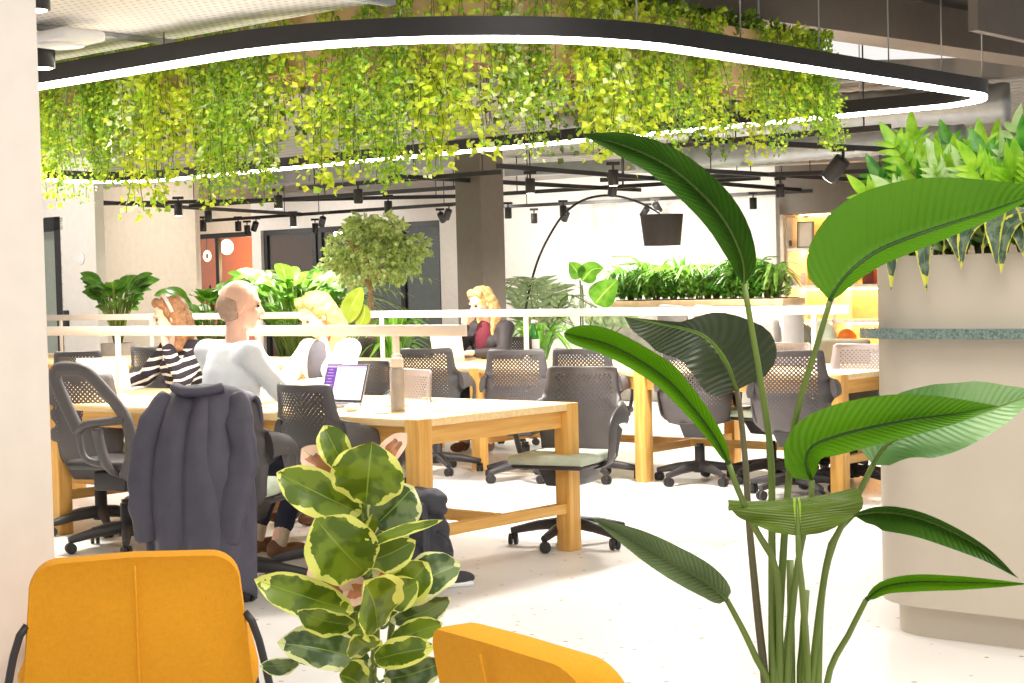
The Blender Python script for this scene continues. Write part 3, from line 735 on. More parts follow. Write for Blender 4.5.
place_chair(72, 378, DK, FU + .45, 'dark grey perforated chair seen from behind beside the near column', ztop=.885)
cj = place_chair(203, 394, DK, FU + .38, 'dark grey office chair hidden under the grey coat, seat of the bald man')
c3 = place_chair(288, 381, DK, FU - .05, 'dark grey perforated chair seen from behind, before the open laptop', ztop=.92)
cC = place_chair(589, 366, DK, FD + .25, 'dark grey chair with mint seat facing the viewer, right of the front table')
place_chair(512, 350, DK, FU + .45, 'dark grey perforated chair from behind, in front of the green glass bottle')
place_chair(577, 349, BK, FU + .35, 'dark chair of which only the top shows, left of the second table leg')
cA = place_chair(693, 348, DK, FU + .5, 'dark grey chair with mint seat, left of the two behind the tall leafy plant')
cB = place_chair(788, 351, DK, FU + .42, 'dark grey chair with mint seat, right of the two behind the tall leafy plant')
place_chair(421, 349, BK, FU + .4, 'dark perforated chair behind the grey bottle on the front table')
place_chair(428, 369, LT, FD - .3, 'light grey perforated chair behind the divider post of the front table')
place_chair(136, 347, BK, FU, 'dark perforated chair just left of the woman in the striped sweater')
place_chair(72, 352, BK, FU + .5, 'dark chair standing beyond the front table at its far left end')
place_chair(798, 341, LT, FD - .2, 'light grey perforated chair beyond the second table, left of the olive chair', ztop=.91)
place_chair(868, 342, LT, FD + .1, 'light grey perforated chair beyond the second table, next to the planter', ztop=.91)
place_chair(361, 338, BK, FU + .4, 'dark chair behind the blonde woman in the cream cardigan')
# olive upholstered chair between the two light ones
def upholstered(label, px, py, yaw):
    p = at_z(px, py, .9); f = Vector((-math.sin(yaw), math.cos(yaw), 0)); t = thing('upholstered_chair', label, 'chair', Vector((p.x, p.y, 0)) + f * .25, yaw)
    MB().box((0, -.23, .68), (.46, .06, .46)).build('backrest', 'olive_fabric', t, bevel=.025); MB().box((0, .02, .45), (.48, .48, .08)).build('seat', 'olive_fabric', t, bevel=.03)
    for s in (-1, 1): MB().tube([(s * .24, -.2, .42), (s * .26, -.2, .64), (s * .26, .15, .64), (s * .24, .18, .42)], .014, 8).build('armrest', 'black_metal', t)
    chair_base(t); MB().box((0, 0, .37), (.2, .24, .1)).build('mechanism', 'charcoal', t, bevel=.01)
    return t
upholstered('olive upholstered chair with a plain back beyond the second table', 843, 340, FD - .1)

# open-backed chair with a looped frame, left
p = at_y(98, 366, 8.72); yw = FU + .30; f = Vector((-math.sin(yw), math.cos(yw), 0))
lc = thing('loop_back_chair', 'dark grey office chair with an open looped back frame, left of the draped coat', 'chair', Vector((p.x, p.y, 0)) + f * .2, yw)
m = MB()
def lb(x, z): return Vector((x, -.22 - .16 * (z - .45) + .25 * x * x, z))
lo = catmull([lb(*q) for q in ((-.10, .64), (-.16, .78), (-.205, .90), (-.19, .955), (-.10, .965), (.0, .945), (.10, .85), (.19, .73), (.215, .62), (.20, .5), (.15, .40))], 40)
m.tube(lo, .038, 10, flat=.55, hint=Vector((0, 1, 0)))
m.tube(catmull([lb(-.10, .64), lb(-.04, .675), lb(.07, .69), lb(.2, .70)], 12), .03, 10, flat=.7)
m.tube(catmull([lb(-.10, .64), lb(-.09, .52), lb(-.04, .48), lb(.06, .47)], 12), .022, 10, flat=.7)
m.build('back_frame', 'chair_dark', lc, angle=60)
m = MB(); m.tube(catmull([lb(.02, .65), lb(.03, .55), lb(.06, .45), Vector((.06, -.08, .39))], 14), [.04] * 8 + [.034] * 7, 10, flat=.6); m.build('spine', 'chair_dark', lc, angle=60)
MB().box((0, .02, .458), (.46, .45, .05)).build('seat', 'charcoal', lc, bevel=.022)
MB().box((0, 0, .37), (.2, .28, .1)).build('mechanism', 'charcoal', lc, bevel=.01)
chair_base(lc)

# grey coat draped over the chair back
co_ = thing('draped_coat', 'bulky grey-violet padded coat draped over the chair back of the bald man', 'coat', cj.location, cj.rotation_euler.z)
def cloth(name, s0, s1, zhem, yo, w0, w1, w2, fold, seed, front=.12):
    """padded cloth hung over the back: runs from the front over the top and down behind"""
    rows = []
    path = [(-.15, .90 - front), (-.16, .88), (-.195, .925), (-.255, .94), (-.30, .90)] + [(-.315 - .05 * math.sin(PI * k / 9) - .012 * k, .90 - (.90 - zhem) * k / 10) for k in range(1, 11)]
    for i, (y, z) in enumerate(path):
        t = max(0, (i - 4) / 10); w = w0 + (w1 - w0) * min(1, t * 2) + (w2 - w1) * max(0, t * 2 - 1); row = []
        for j in range(25):
            s = s0 + (s1 - s0) * j / 24; fo = fold * (.25 + .75 * min(1, t * 3 + (.3 if i > 3 else 0))) * (abs(math.sin(s * 4.3 + seed)) ** .6 - .5)
            k = noise.noise(Vector((s * 3 + seed, z * 4, seed))) * .03 * min(1, i / 4)
            row.append((s * w + k * .4, y - yo * min(1, i / 4) - fo - k + .10 * (s * w / .25) ** 2 * min(1, i / 5), z - (.03 * math.sin(s * 5 + seed) + .02 * noise.noise(Vector((s * 6, seed, 0)))) * t - .05 * abs(s) ** 3))
        rows.append(row)
    return MB().grid(rows).build(name, 'coat_cloth', co_, solid=.022, sub=1)
cloth('body', -1, 1, .20, .015, .20, .26, .255, .06, .4)
cloth('side_panel', .25, 1.02, .10, .03, .215, .27, .26, .03, 2.1)
for s, x2 in ((-1, .235), (1, .20)):
    m = MB(); P = catmull([(s * .17, -.27, .90), (s * .205, -.335, .80), (s * .235, -.375, .62), (s * x2, -.40, .42), (s * (x2 - .02), -.41, .27)], 22)
    m.tube(P, [.05 + .018 * math.sin(PI * i / 22) + .004 * (i % 3) for i in range(23)], 14, flat=.62, hint=Vector((0, 1, 0))); o = m.build('sleeve', 'coat_cloth', co_, sub=1)
    for v in o.data.vertices: v.co += Vector((1, 1, 0)) * .014 * noise.noise(v.co * 11)
m = MB(); m.tube(catmull([(-.12, -.30, .93), (-.05, -.335, .915), (.05, -.335, .915), (.12, -.30, .93)], 16), .035, 12, flat=.7); m.build('collar', 'coat_cloth', co_, sub=1)
m = MB(); m.tube(catmull([(-.17, -.405, .52), (-.1, -.425, .515), (-.03, -.42, .52)], 12), .003, 6); m.build('seam', 'navy_fabric', co_)

# ------------------------------------------------------------------ mustard lounge chairs
def lounge(label, loc, yaw):
    t = thing('lounge_chair', label, 'chair', loc, yaw)
    def outline(w0, w1, z0, z1, r):
        pts = [(-w0, z0), (w0, z0)]
        for k in range(9): a = PI / 2 * k / 8; pts.append((w1 - r + r * math.cos(a), z1 - r + r * math.sin(a)))
        pts.append((0, z1 + .008))
        for k in range(9): a = PI / 2 + PI / 2 * k / 8; pts.append((-w1 + r + r * math.cos(a), z1 - r + r * math.sin(a)))
        return pts
    O = outline(.285, .248, .30, .715, .075); m = MB(); n = len(O); prof = [(-.036, .93), (-.044, .985), (-.03, 1), (.03, 1), (.044, .985), (.036, .93)]
    cx, cz = 0, .5
    for y, k in prof:
        for x, z in O:
            X, Z = cx + (x - cx) * k, cz + (z - cz) * k; m.v.append(Vector((X, y - .24 - (Z - .3) * .22 + .5 * X * X, Z)))
    for i in range(5):
        for k in range(n): k2 = (k + 1) % n; m.face((i * n + k, (i + 1) * n + k, (i + 1) * n + k2, i * n + k2))
    for i, s in ((0, 1), (5, -1)):
        c = len(m.v); ring_ = [m.v[i * n + k] for k in range(n)]
        y0 = -.24 + prof[i][0] + (-.01 if i == 0 else .01); m.v.append(Vector((0, y0 - (.5 - .3) * .22, .5)))
        mid = []
        for k in range(n): q = (ring_[k] + m.v[c]) / 2; q.y = y0 - (q.z - .3) * .22 + .5 * q.x * q.x; mid.append(len(m.v)); m.v.append(q)
        for k in range(n):
            k2 = (k + 1) % n
            for F_ in ((i * n + k, i * n + k2, mid[k2], mid[k]), (mid[k], mid[k2], c)): m.face(F_ if s > 0 else F_[::-1])
    m.build('backrest', 'mustard', t, angle=60)
    MB().tube([(0, -.296 - (z - .3) * .22, z) for z in (.33, .42, .52, .62, .70)], .0028, 6).build('seam', 'mustard', t)
    MB().box((0, .05, .40), (.58, .56, .12)).build('seat', 'mustard', t, bevel=.04)
    for s in (-1, 1):
        MB().tube(catmull([(s * .255, -.30, .56), (s * .285, -.31, .5), (s * .33, -.33, .25), (s * .345, -.36, .0)], 14), .0095, 8).build('leg', 'black_metal', t)
        MB().tube(catmull([(s * .29, .26, .36), (s * .31, .29, .2), (s * .33, .32, .0)], 10), .0095, 8).build('leg', 'black_metal', t)
    MB().tube([(-.3, .27, .345), (.3, .27, .345)], .009, 8).build('rail', 'black_metal', t); MB().tube([(-.31, -.25, .335), (.31, -.25, .335)], .009, 8).build('rail', 'black_metal', t)
    return t
p = at_z(137, 556, .715); lounge('mustard yellow lounge chair seen from behind, at the lower left corner', (p.x - .07, p.y + .32, 0), .20)
p = at_z(528, 639, .715); lounge('mustard yellow lounge chair at the bottom edge, right of the variegated plant', (p.x + .235, p.y + .17, 0), -.98)

# ------------------------------------------------------------------ things on and by the tables
def laptop(label, px, py, yaw, case='steel', ang=1.88, on=True, w=.31, z=.7405):
    p = at_z(px, py, z); t = thing('laptop', label, 'laptop', (p.x, p.y, z), yaw)
    MB().box((0, -.11, .008), (w, .22, .014)).build('keyboard_base', case, t, bevel=.004)
    MB().box((0, -.09, .0156), (w - .04, .1, .001)).build('keys', 'charcoal', t, smooth=False)
    R = Matrix.Rotation(ang - PI / 2, 3, 'X'); h = .205                          # lid stands up and leans back
    def L_(x, y, zz): return R @ Vector((x, y, zz)) * 1
    R2 = Matrix.Rotation(-(ang - PI / 2), 3, 'X')
    lid = MB().box(R2 @ Vector((0, 0, h / 2)) + Vector((0, 0, .012)), (w, .007, h), R2).build('lid', case, t, bevel=.003)
    MB().box(R2 @ Vector((0, -.0042, h / 2)) + Vector((0, 0, .012)), (w - .006, .001, h - .006), R2).build('bezel', 'black_metal', lid, smooth=False)
    if on:
        MB().box(R2 @ Vector((.0, -.0052, h / 2 + .003)) + Vector((0, 0, .012)), (w - .024, .001, h - .026), R2).build('screen', 'screen_white', lid, smooth=False)
        MB().box(R2 @ Vector((-w * .5 + .012 + .036, -.0062, h / 2 + .003)) + Vector((0, 0, .012)), (.072, .001, h - .026), R2).build('side_panel', 'screen_purple', lid, smooth=False)
        MB().box(R2 @ Vector((0, -.0062, h - .016)) + Vector((0, 0, .012)), (w - .024, .0012, .01), R2).build('top_bar', 'screen_bar', lid, smooth=False)
        for k in range(9):
            MB().box(R2 @ Vector((-w * .5 + .042, -.0072, h - .034 - k * .016)) + Vector((0, 0, .012)), (.03 + .012 * (k * 7 % 3), .0008, .003), R2).build('text_line', 'screen_bar', lid, smooth=False)
            MB().box(R2 @ Vector((-.03 + .01 * (k * 5 % 3), -.0062, h - .034 - k * .016)) + Vector((0, 0, .012)), (.05 + .02 * (k * 3 % 4), .0008, .0025), R2).build('text_line', 'screen_grey', lid, smooth=False)
    return t
emit('screen_white', (214, 220, 250), .6); emit('screen_purple', (74, 34, 120), .8); emit('screen_bar', (150, 130, 190), .7); emit('screen_grey', (170, 180, 220), .8)
laptop('open silver laptop with a purple and white screen on the front table', 341, 405, FU)
laptop('open white laptop seen from its back before the woman in stripes', 106, 391, FD + .55, 'white_plastic', 1.85, False, .33)
laptop('open pale gold laptop seen from its back before the woman in the dark jacket', 449, 360, FD + .05, 'acrylic', 1.75, False, .33)
p = at_z(398, 411, .7405); t = thing('water_bottle', 'grey insulated water bottle with clear cap beside the open laptop', 'bottle', (p.x, p.y, .7405))
MB().lathe([(.03, 0), (.035, .003), (.036, .02), (.036, .19), (.034, .205), (.031, .21)], 24).build('body', 'bottle_grey', t); MB().lathe([(.031, .211), (.033, .214), (.033, .25), (.031, .256)], 24).build('cap', 'acrylic', t)
MB().tube(catmull([(.02, 0, .257), (.02, 0, .272), (-.02, 0, .272), (-.02, 0, .257)], 8), .004, 8).build('loop', 'acrylic', t)
p = at_z(352, 411, .7405); t = thing('computer_mouse', 'white computer mouse in front of the open laptop', 'mouse', (p.x, p.y, .7405), FU + .3)
MB().ell((0, 0, .012), (.032, .055, .02)).build('shell', 'white_plastic', t); MB().box((0, .03, .031), (.005, .012, .004)).build('wheel', 'charcoal', t, bevel=.001)
for o in t.children: o.location.z = .006
p = at_z(381, 413, .7405); t = thing('mobile_phone', 'white mobile phone lying between the mouse and the grey bottle', 'phone', (p.x, p.y, .7405), FU + .9)
MB().box((0, 0, .005), (.075, .15, .009)).build('body', 'white_plastic', t, bevel=.003); MB().box((0, 0, .0098), (.068, .142, .0006)).build('screen', 'steel', t, smooth=False)
p = at_z(534, 356, .7405); t = thing('glass_bottle', 'green glass bottle with white label on the second row table', 'bottle', (p.x, p.y, .7405))
MB().lathe([(.04, 0), (.046, .006), (.046, .15), (.04, .185), (.02, .235), (.016, .26), (.016, .29), (.018, .295)], 24).build('body', 'green_glass', t); MB().lathe([(.047, .02), (.047, .14)], 24).build('label_band', 'paper', t); MB().lathe([(.018, .27), (.018, .30)], 16).build('cap', 'white_plastic', t)
p = at_z(491, 350, .7405); t = thing('steel_cup', 'small steel cup before the woman in the dark jacket', 'cup', (p.x, p.y, .7405)); MB().lathe([(.03, 0), (.034, .09), (.031, .09), (.028, .01)], 20).build('body', 'steel', t)
MB().tube(catmull([(.033, 0, .075), (.055, 0, .06), (.055, 0, .035), (.031, 0, .02)], 8), .004, 6).build('handle', 'steel', t)
p = at_z(512, 349, .7405); t = MB().box((0, 0, .035), (.2, .16, .07)).build('paper_stack', 'paper', None, bevel=.004, loc=(p.x, p.y, .7405)); t.rotation_euler.z = .4; tag(t, 'stack of white papers right of the steel cup', 'papers')
p = at_z(383, 364, .7405); t = thing('plate', 'round white plate on the second table behind the laptop', 'plate', (p.x, p.y, .7405)); MB().lathe([(.05, 0), (.07, .004), (.12, .016), (.12, .02), (.07, .01)], 28).build('dish', 'white_plastic', t)
p = at_z(101, 388, .7405); t = MB().lathe([(.03, 0), (.04, .05), (.042, .1), (.038, .1), (.034, .01)], 20, (0, 0, 0)).build('paper_cup', 'paper', None, loc=(p.x - .22, p.y - .02, .7405)); tag(t, 'white paper cup left of the white laptop, seen through the looped chair back', 'cup')

# backpack against the near table leg, and a shoe beside it
p = at_z(424, 588, 0); t = thing('backpack', 'dark grey backpack leaning on the near leg of the front table', 'backpack', (p.x, p.y - .06, 0), -.5)
m = MB()
for z, w, d in ((.06, .13, .08), (.16, .145, .09), (.27, .135, .08), (.36, .11, .065)): m.ell((0, .02 * z, z), (w, d, .1))
fused(m, 'body', 'backpack_cloth', t, .012, 4, (.008, 14))
m = MB(); m.ell((.015, -.01, .405), (.12, .085, .055)); m.capsule((.04, -.06, .40), (.12, -.03, .37), .035, .03); fused(m, 'top_flap', 'backpack_cloth', t, .01, 4, (.006, 20))
m = MB(); m.ell((0, -.085, .13), (.1, .045, .09)); fused(m, 'front_pocket', 'backpack_cloth', t, .01, 4)
for s in (-1, 1): MB().tube(catmull([(s * .07, -.09, .40), (s * .1, -.125, .3), (s * .1, -.12, .18), (s * .11, -.06, .06)], 14), .02, 8, flat=.3).build('strap', 'backpack_cloth', t)
MB().tube(catmull([(.10, -.04, .27), (.16, -.05, .25), (.19, -.06, .19)], 8), .008, 6).build('strap', 'backpack_cloth', t)
p = at_z(450, 588, 0); t = thing('sneaker', 'dark sneaker with white sole on the floor right of the backpack', 'shoe', (p.x - .03, p.y + .02, 0), -1.25)
m = MB(); m.ell((0, .06, .035), (.04, .09, .035)); m.ell((0, -.05, .06), (.036, .07, .05)); m.capsule((0, -.07, .07), (0, -.08, .12), .035, .036); fused(m, 'upper', 'backpack_cloth', t, .008, 3)
m = MB(); m.box((0, .01, .012), (.078, .25, .024)); m.build('sole', 'white_plastic', t, bevel=.011)
for k in range(3): MB().tube([(-.02, .03 + .03 * k, .075 - .012 * k), (.02, .03 + .03 * k, .075 - .012 * k)], .004, 6).build('lace', 'paper', t)

# ------------------------------------------------------------------ big rounded planter at the right
PO = Vector((1.510, 6.225, 0))                                 # where the straight front of its plinth begins
def rr(lo_u, hi_u, lo_v, hi_v, r, n=12):
    pts = []
    for cu, cv, a0 in ((lo_u + r, lo_v + r, PI), (hi_u - r, lo_v + r, 1.5 * PI), (hi_u - r, hi_v - r, 0), (lo_u + r, hi_v - r, .5 * PI)):
        for i in range(n + 1): a = a0 + PI / 2 * i / n; pts.append((cu + r * math.cos(a), cv + r * math.sin(a)))
    return pts
bp_ = thing('floor_planter', 'tall warm grey planter with rounded ends and a stone ledge, at the right', 'planter', PO, ALPHA)
G = .06
def hollow(m, o, i, z0, z1, zf):
    n = len(o); b = len(m.v)
    for ring_, z in ((o, z0), (o, z1), (i, z1), (i, zf)):
        for q in ring_: m.v.append(Vector((q[0], q[1], z)))
    for k in range(n):
        k2 = (k + 1) % n
        for a in range(3): m.face((b + a * n + k, b + a * n + k2, b + (a + 1) * n + k2, b + (a + 1) * n + k))
    m.face([b + k for k in range(n - 1, -1, -1)]); m.face([b + 3 * n + k for k in range(n)])
MB().prism(rr(0, .95, -3.0, .2, .2), 0, .121).build('plinth', 'beige_plaster', bp_, angle=40)
m = MB(); hollow(m, rr(-G, .95 + G, -3.0 - G, .2 + G, .26), rr(-G + .025, .95 + G - .025, -3 - G + .025, .2 + G - .025, .24), .12, 1.406, 1.33); m.build('body', 'beige_plaster', bp_, angle=40)
MB().prism(rr(-G + .026, .95 + G - .026, -3 - G + .026, .2 + G - .026, .235), 1.331, 1.36).build('soil', 'soil', bp_, angle=40)
m = MB(); o = rr(-G - .07, .95 + G + .07, -3 - G - .07, .2 + G + .07, .33); i_ = rr(-G + .004, .95 + G - .004, -3 - G + .004, .2 + G - .004, .258); n = len(o)
for ring_, z in ((o, 1.105), (o, 1.142), (i_, 1.142), (i_, 1.105)):
    for q in ring_: m.v.append(Vector((q[0], q[1], z)))
for k in range(n):
    k2 = (k + 1) % n
    for a in range(4): m.face((a * n + k, a * n + k2, ((a + 1) % 4) * n + k2, ((a + 1) % 4) * n + k))
m.build('ledge', 'ledge', bp_, angle=40)

# ------------------------------------------------------------------ far end: planter wall, sofa, shelves, arc lamp
FP = uv(Vector(BP), -3.4, 0)                                    # plan line of the wall planter's front
fa, fb = line_at(612, FP, VX), line_at(782, FP, VX)
fpl = thing('planter_trough', 'long pale timber planter trough before the white back wall', 'planter', uv(FP, 0, fb), ALPHA)
L = fa - fb; MB().box((.22, L / 2, .55), (.44, L, 1.1)).build('box', 'white_paint', fpl, bevel=.01)
MB().box((.22, L / 2, 1.075), (.47, L + .03, .07)).build('rim', 'oak_shelf', fpl, bevel=.006); MB().box((.22, L / 2, 1.113), (.38, L - .06, .012)).build('soil', 'soil', fpl, smooth=False)
so = thing('banquette', 'pale upholstered banquette in front of the wall planter', 'sofa', uv(FP, -.66, fb), ALPHA)
MB().box((.30, L / 2, .22), (.58, L, .44)).build('seat', 'sofa_fabric', so, bevel=.03); MB().box((.54, L / 2, .66), (.16, L, .46)).build('backrest', 'sofa_fabric', so, bevel=.04)
def cushion(label, px, py, m_, w=.42, yaw=0, disc=None, up=.45):
    q = uv(FP, -.25, line_at(px, uv(FP, -.25, 0), VX)); z = at_y(px, py, q.y).z
    o = MB(); o.ell((0, 0, 0), (.09, w / 2, w / 2)); c = o.build('cushion', m_, None, loc=(q.x, q.y, z)); 
    for v in c.data.vertices:                                    # squarish pillow
        a, b_ = v.co.y / (w / 2), v.co.z / (w / 2); s = 1 / max(.55, max(abs(a), abs(b_))) * math.hypot(a, b_) if math.hypot(a, b_) > .02 else 1
        v.co.y *= min(1.38, s) ; v.co.z *= min(1.38, s)
    c.rotation_euler = (.1, -.25, ALPHA + yaw); tag(c, label, 'cushion')
    if disc:
        d = MB(); d.ell((-.085, 0, .03), (.02, .05, .05)); d.build('motif', disc, c)
    return c
cushion('pale cushion with an orange motif on the banquette', 709, 325, 'sofa_fabric', .44, disc='orange_felt')
cushion('pale plain cushion on the banquette, left of the one with the motif', 672, 322, 'pot_grey', .40)
sh = thing('bookcase', 'white open bookcase with warm lit shelves at the right', 'bookcase', uv(SP, .02, 0), ALPHA)
Ls = .05 - (S1 - 0); Ls = abs(S1) - .1
def sy(px): return line_at(px, SP, VX)
zs = [at_y(800, y, uv(SP, 0, -.7).y).z for y in (212, 249, 287, 322)]
MB().box((.50, -Ls / 2 - .03, 1.05), (.03, Ls, 2.1)).build('back_panel', 'oak_shelf', sh, smooth=False)
for k, z in enumerate(zs[1:] + [.42]):
    MB().box((.26, -Ls / 2 - .03, z), (.46, Ls, .035)).build('shelf', 'white_paint', sh, smooth=False)
for z in zs[:1] + [q - .03 for q in zs[1:]]:
    MB().box((.40, -Ls / 2 - .03, z - .012), (.03, Ls - .04, .012)).build('light_strip', 'led_warm', sh, smooth=False)
for y in (-.06, -.72, -Ls): MB().box((.26, y, 1.05), (.46, .035, 2.1)).build('upright', 'white_paint', sh, smooth=False)
MB().box((.26, -Ls / 2 - .03, .2), (.46, Ls, .36)).build('cabinet', 'white_paint', sh, bevel=.006)
def on_shelf(px, k, d=.2): q = uv(SP, d, line_at(px, uv(SP, d, 0), VX)); return Vector((q.x, q.y, (zs[1:] + [.42])[k] + .018))
q = on_shelf(806, 0); o = MB().box((0, 0, .17), (.03, .24, .34)).build('picture_frame', 'pot_grey', None, bevel=.004, loc=q); o.rotation_euler = (0, .06, ALPHA); tag(o, 'pale grey framed picture standing on the top shelf', 'picture')
MB().box((-.0165, 0, .17), (.002, .2, .3)).build('picture', 'tan_paint', o, smooth=False)
q = on_shelf(788, 0, .12); o = MB().lathe([(.03, 0), (.06, .04), (.065, .09), (.03, .13), (.025, .16)], 20).build('vase', 'cushion_dark', None, loc=q); tag(o, 'dark rounded vase left of the picture on the top shelf', 'vase')
for k, (px, lab) in enumerate(((795, 'leftmost of the three'), (804, 'middle one of the three'), (814, 'rightmost of the three'))):
    q = on_shelf(px, 1, .16); o = MB().lathe([(.03, 0), (.045, .05), (.04, .1 + .03 * (k % 2)), (.03, .13 + .03 * (k % 2))], 18).build('jar', 'acrylic', None, loc=q); tag(o, 'small pale jar on the second shelf, ' + lab, 'jar', 'pale jars on the second shelf')
q = on_shelf(872, 1); o = MB().box((0, 0, .09), (.2, .16, .18)).build('storage_box', 'rust', None, bevel=.006, loc=q); o.rotation_euler.z = ALPHA; tag(o, 'dark red brown box on the shelf beside the big planter', 'box')
q = on_shelf(846, 3, .1); o = MB().ell((0, 0, .12), (.12, .12, .12)).build('ball_cushion', 'orange_felt', None, loc=q); tag(o, 'orange ball on the low shelf left of the ledge', 'ball')
q = on_shelf(802, 3, .05); o = MB().ell((0, 0, .16), (.08, .18, .17)).build('cushion', 'cushion_dark', None, loc=q); o.rotation_euler = (.0, -.2, ALPHA); tag(o, 'dark olive cushion on the low shelf', 'cushion')
q = on_shelf(824, 3, .03); o = MB().ell((0, 0, .17), (.08, .18, .18)).build('cushion', 'mint_fabric', None, loc=q); o.rotation_euler = (.0, -.2, ALPHA); tag(o, 'pale green cushion on the low shelf right of the dark one', 'cushion')
# arc lamp
YL = 18.6
al = [at_y(x, y, YL + d) for x, y, d in ((525, 318, 0), (529, 292, 0), (538, 260, 0), (551, 233, 0), (566, 212, .1), (586, 199, .2), (612, 195.5, .3), (638, 202, .4), (660, 213, .5))]
bl = Vector((al[0].x - .02, al[0].y, 0)); lp = thing('arc_lamp', 'black arc floor lamp with a large dark drum shade before the white wall', 'lamp', bl)
pts = [Vector((0, 0, .04)), Vector((0, 0, .5))] + [a - bl for a in al]; MB().tube(catmull(pts, 60), .013, 8).build('stem', 'black_metal', lp)
MB().lathe([(.2, 0), (.2, .035), (.19, .045)], 28).build('base', 'black_metal', lp)
ce = at_y(662, 230, YL + .5) - bl; hh = (at_y(662, 214, YL + .5) - at_y(662, 245, YL + .5)).length / 2
m = MB(); n = 36
for r, z in ((.243, hh), (.205, -hh), (.20, -hh), (.238, hh)):
    for k in range(n): a = 2 * PI * k / n; m.v.append(ce + Vector((r * math.cos(a), r * math.sin(a), z)))
for i in range(4):
    for k in range(n): k2 = (k + 1) % n; j = (i + 1) % 4; m.face((i * n + k, j * n + k, j * n + k2, i * n + k2))
m.build('lamp_shade', 'shade_black', lp, angle=40)
MB().tube([ce + Vector((-.22, 0, hh * .8)), ce + Vector((.22, 0, hh * .8))], .008, 6).build('shade_bar', 'black_metal', lp); MB().tube([al[-1] - bl, ce + Vector((0, 0, hh * .8)), ce], .01, 8).build('cord', 'black_metal', lp); MB().ell(ce, (.05, .05, .06)).build('bulb', 'globe', lp)
# lamps in the orange room
q = uv(Vector(BP), .9, line_at(228, uv(Vector(BP), .9, 0), VX)); z = at_y(228, 247, q.y).z; t = thing('globe_lamp', 'glowing round globe lamp behind the orange glass door', 'lamp', (q.x, q.y, z)); MB().ell((0, 0, 0), (.12, .12, .14)).build('globe', 'globe', t); MB().tube([(0, 0, .12), (0, 0, 2.85 - z)], .008, 6).build('cord', 'black_metal', t)
q = uv(Vector(BP), .9, line_at(208, uv(Vector(BP), .9, 0), VX)); z = at_y(208, 256, q.y).z; t = thing('loop_lamp', 'small glowing loop shaped lamp left of the globe lamp', 'lamp', (q.x, q.y, z)); RX = rotz(ALPHA)
MB().tube([RX @ Vector((0, .08 * math.cos(a), .08 * math.sin(a))) for a in [2 * PI * k / 24 for k in range(25)]], .022, 8).build('loop', 'globe', t); MB().tube([(0, 0, .09), (0, 0, 2.85 - z)], .008, 6).build('cord', 'black_metal', t)
# ------------------------------------------------------------------ plants
def project(p):
    q = Vector(p) - CAM; w = q.dot(_F); return 512 + FPX * q.dot(_R) / w, 341.5 - FPX * q.dot(_U) / w
def pot(t, r, h, m='pot_grey'):
    MB().lathe([(r * .8, 0), (r, h * .6), (r * 1.04, h), (r * .92, h), (r * .9, h - .04)], 28).build('pot', m, t, angle=50)
    MB().lathe([(r * .88, h - .05), (r * .88, h - .03)], 24).build('soil', 'soil', t)

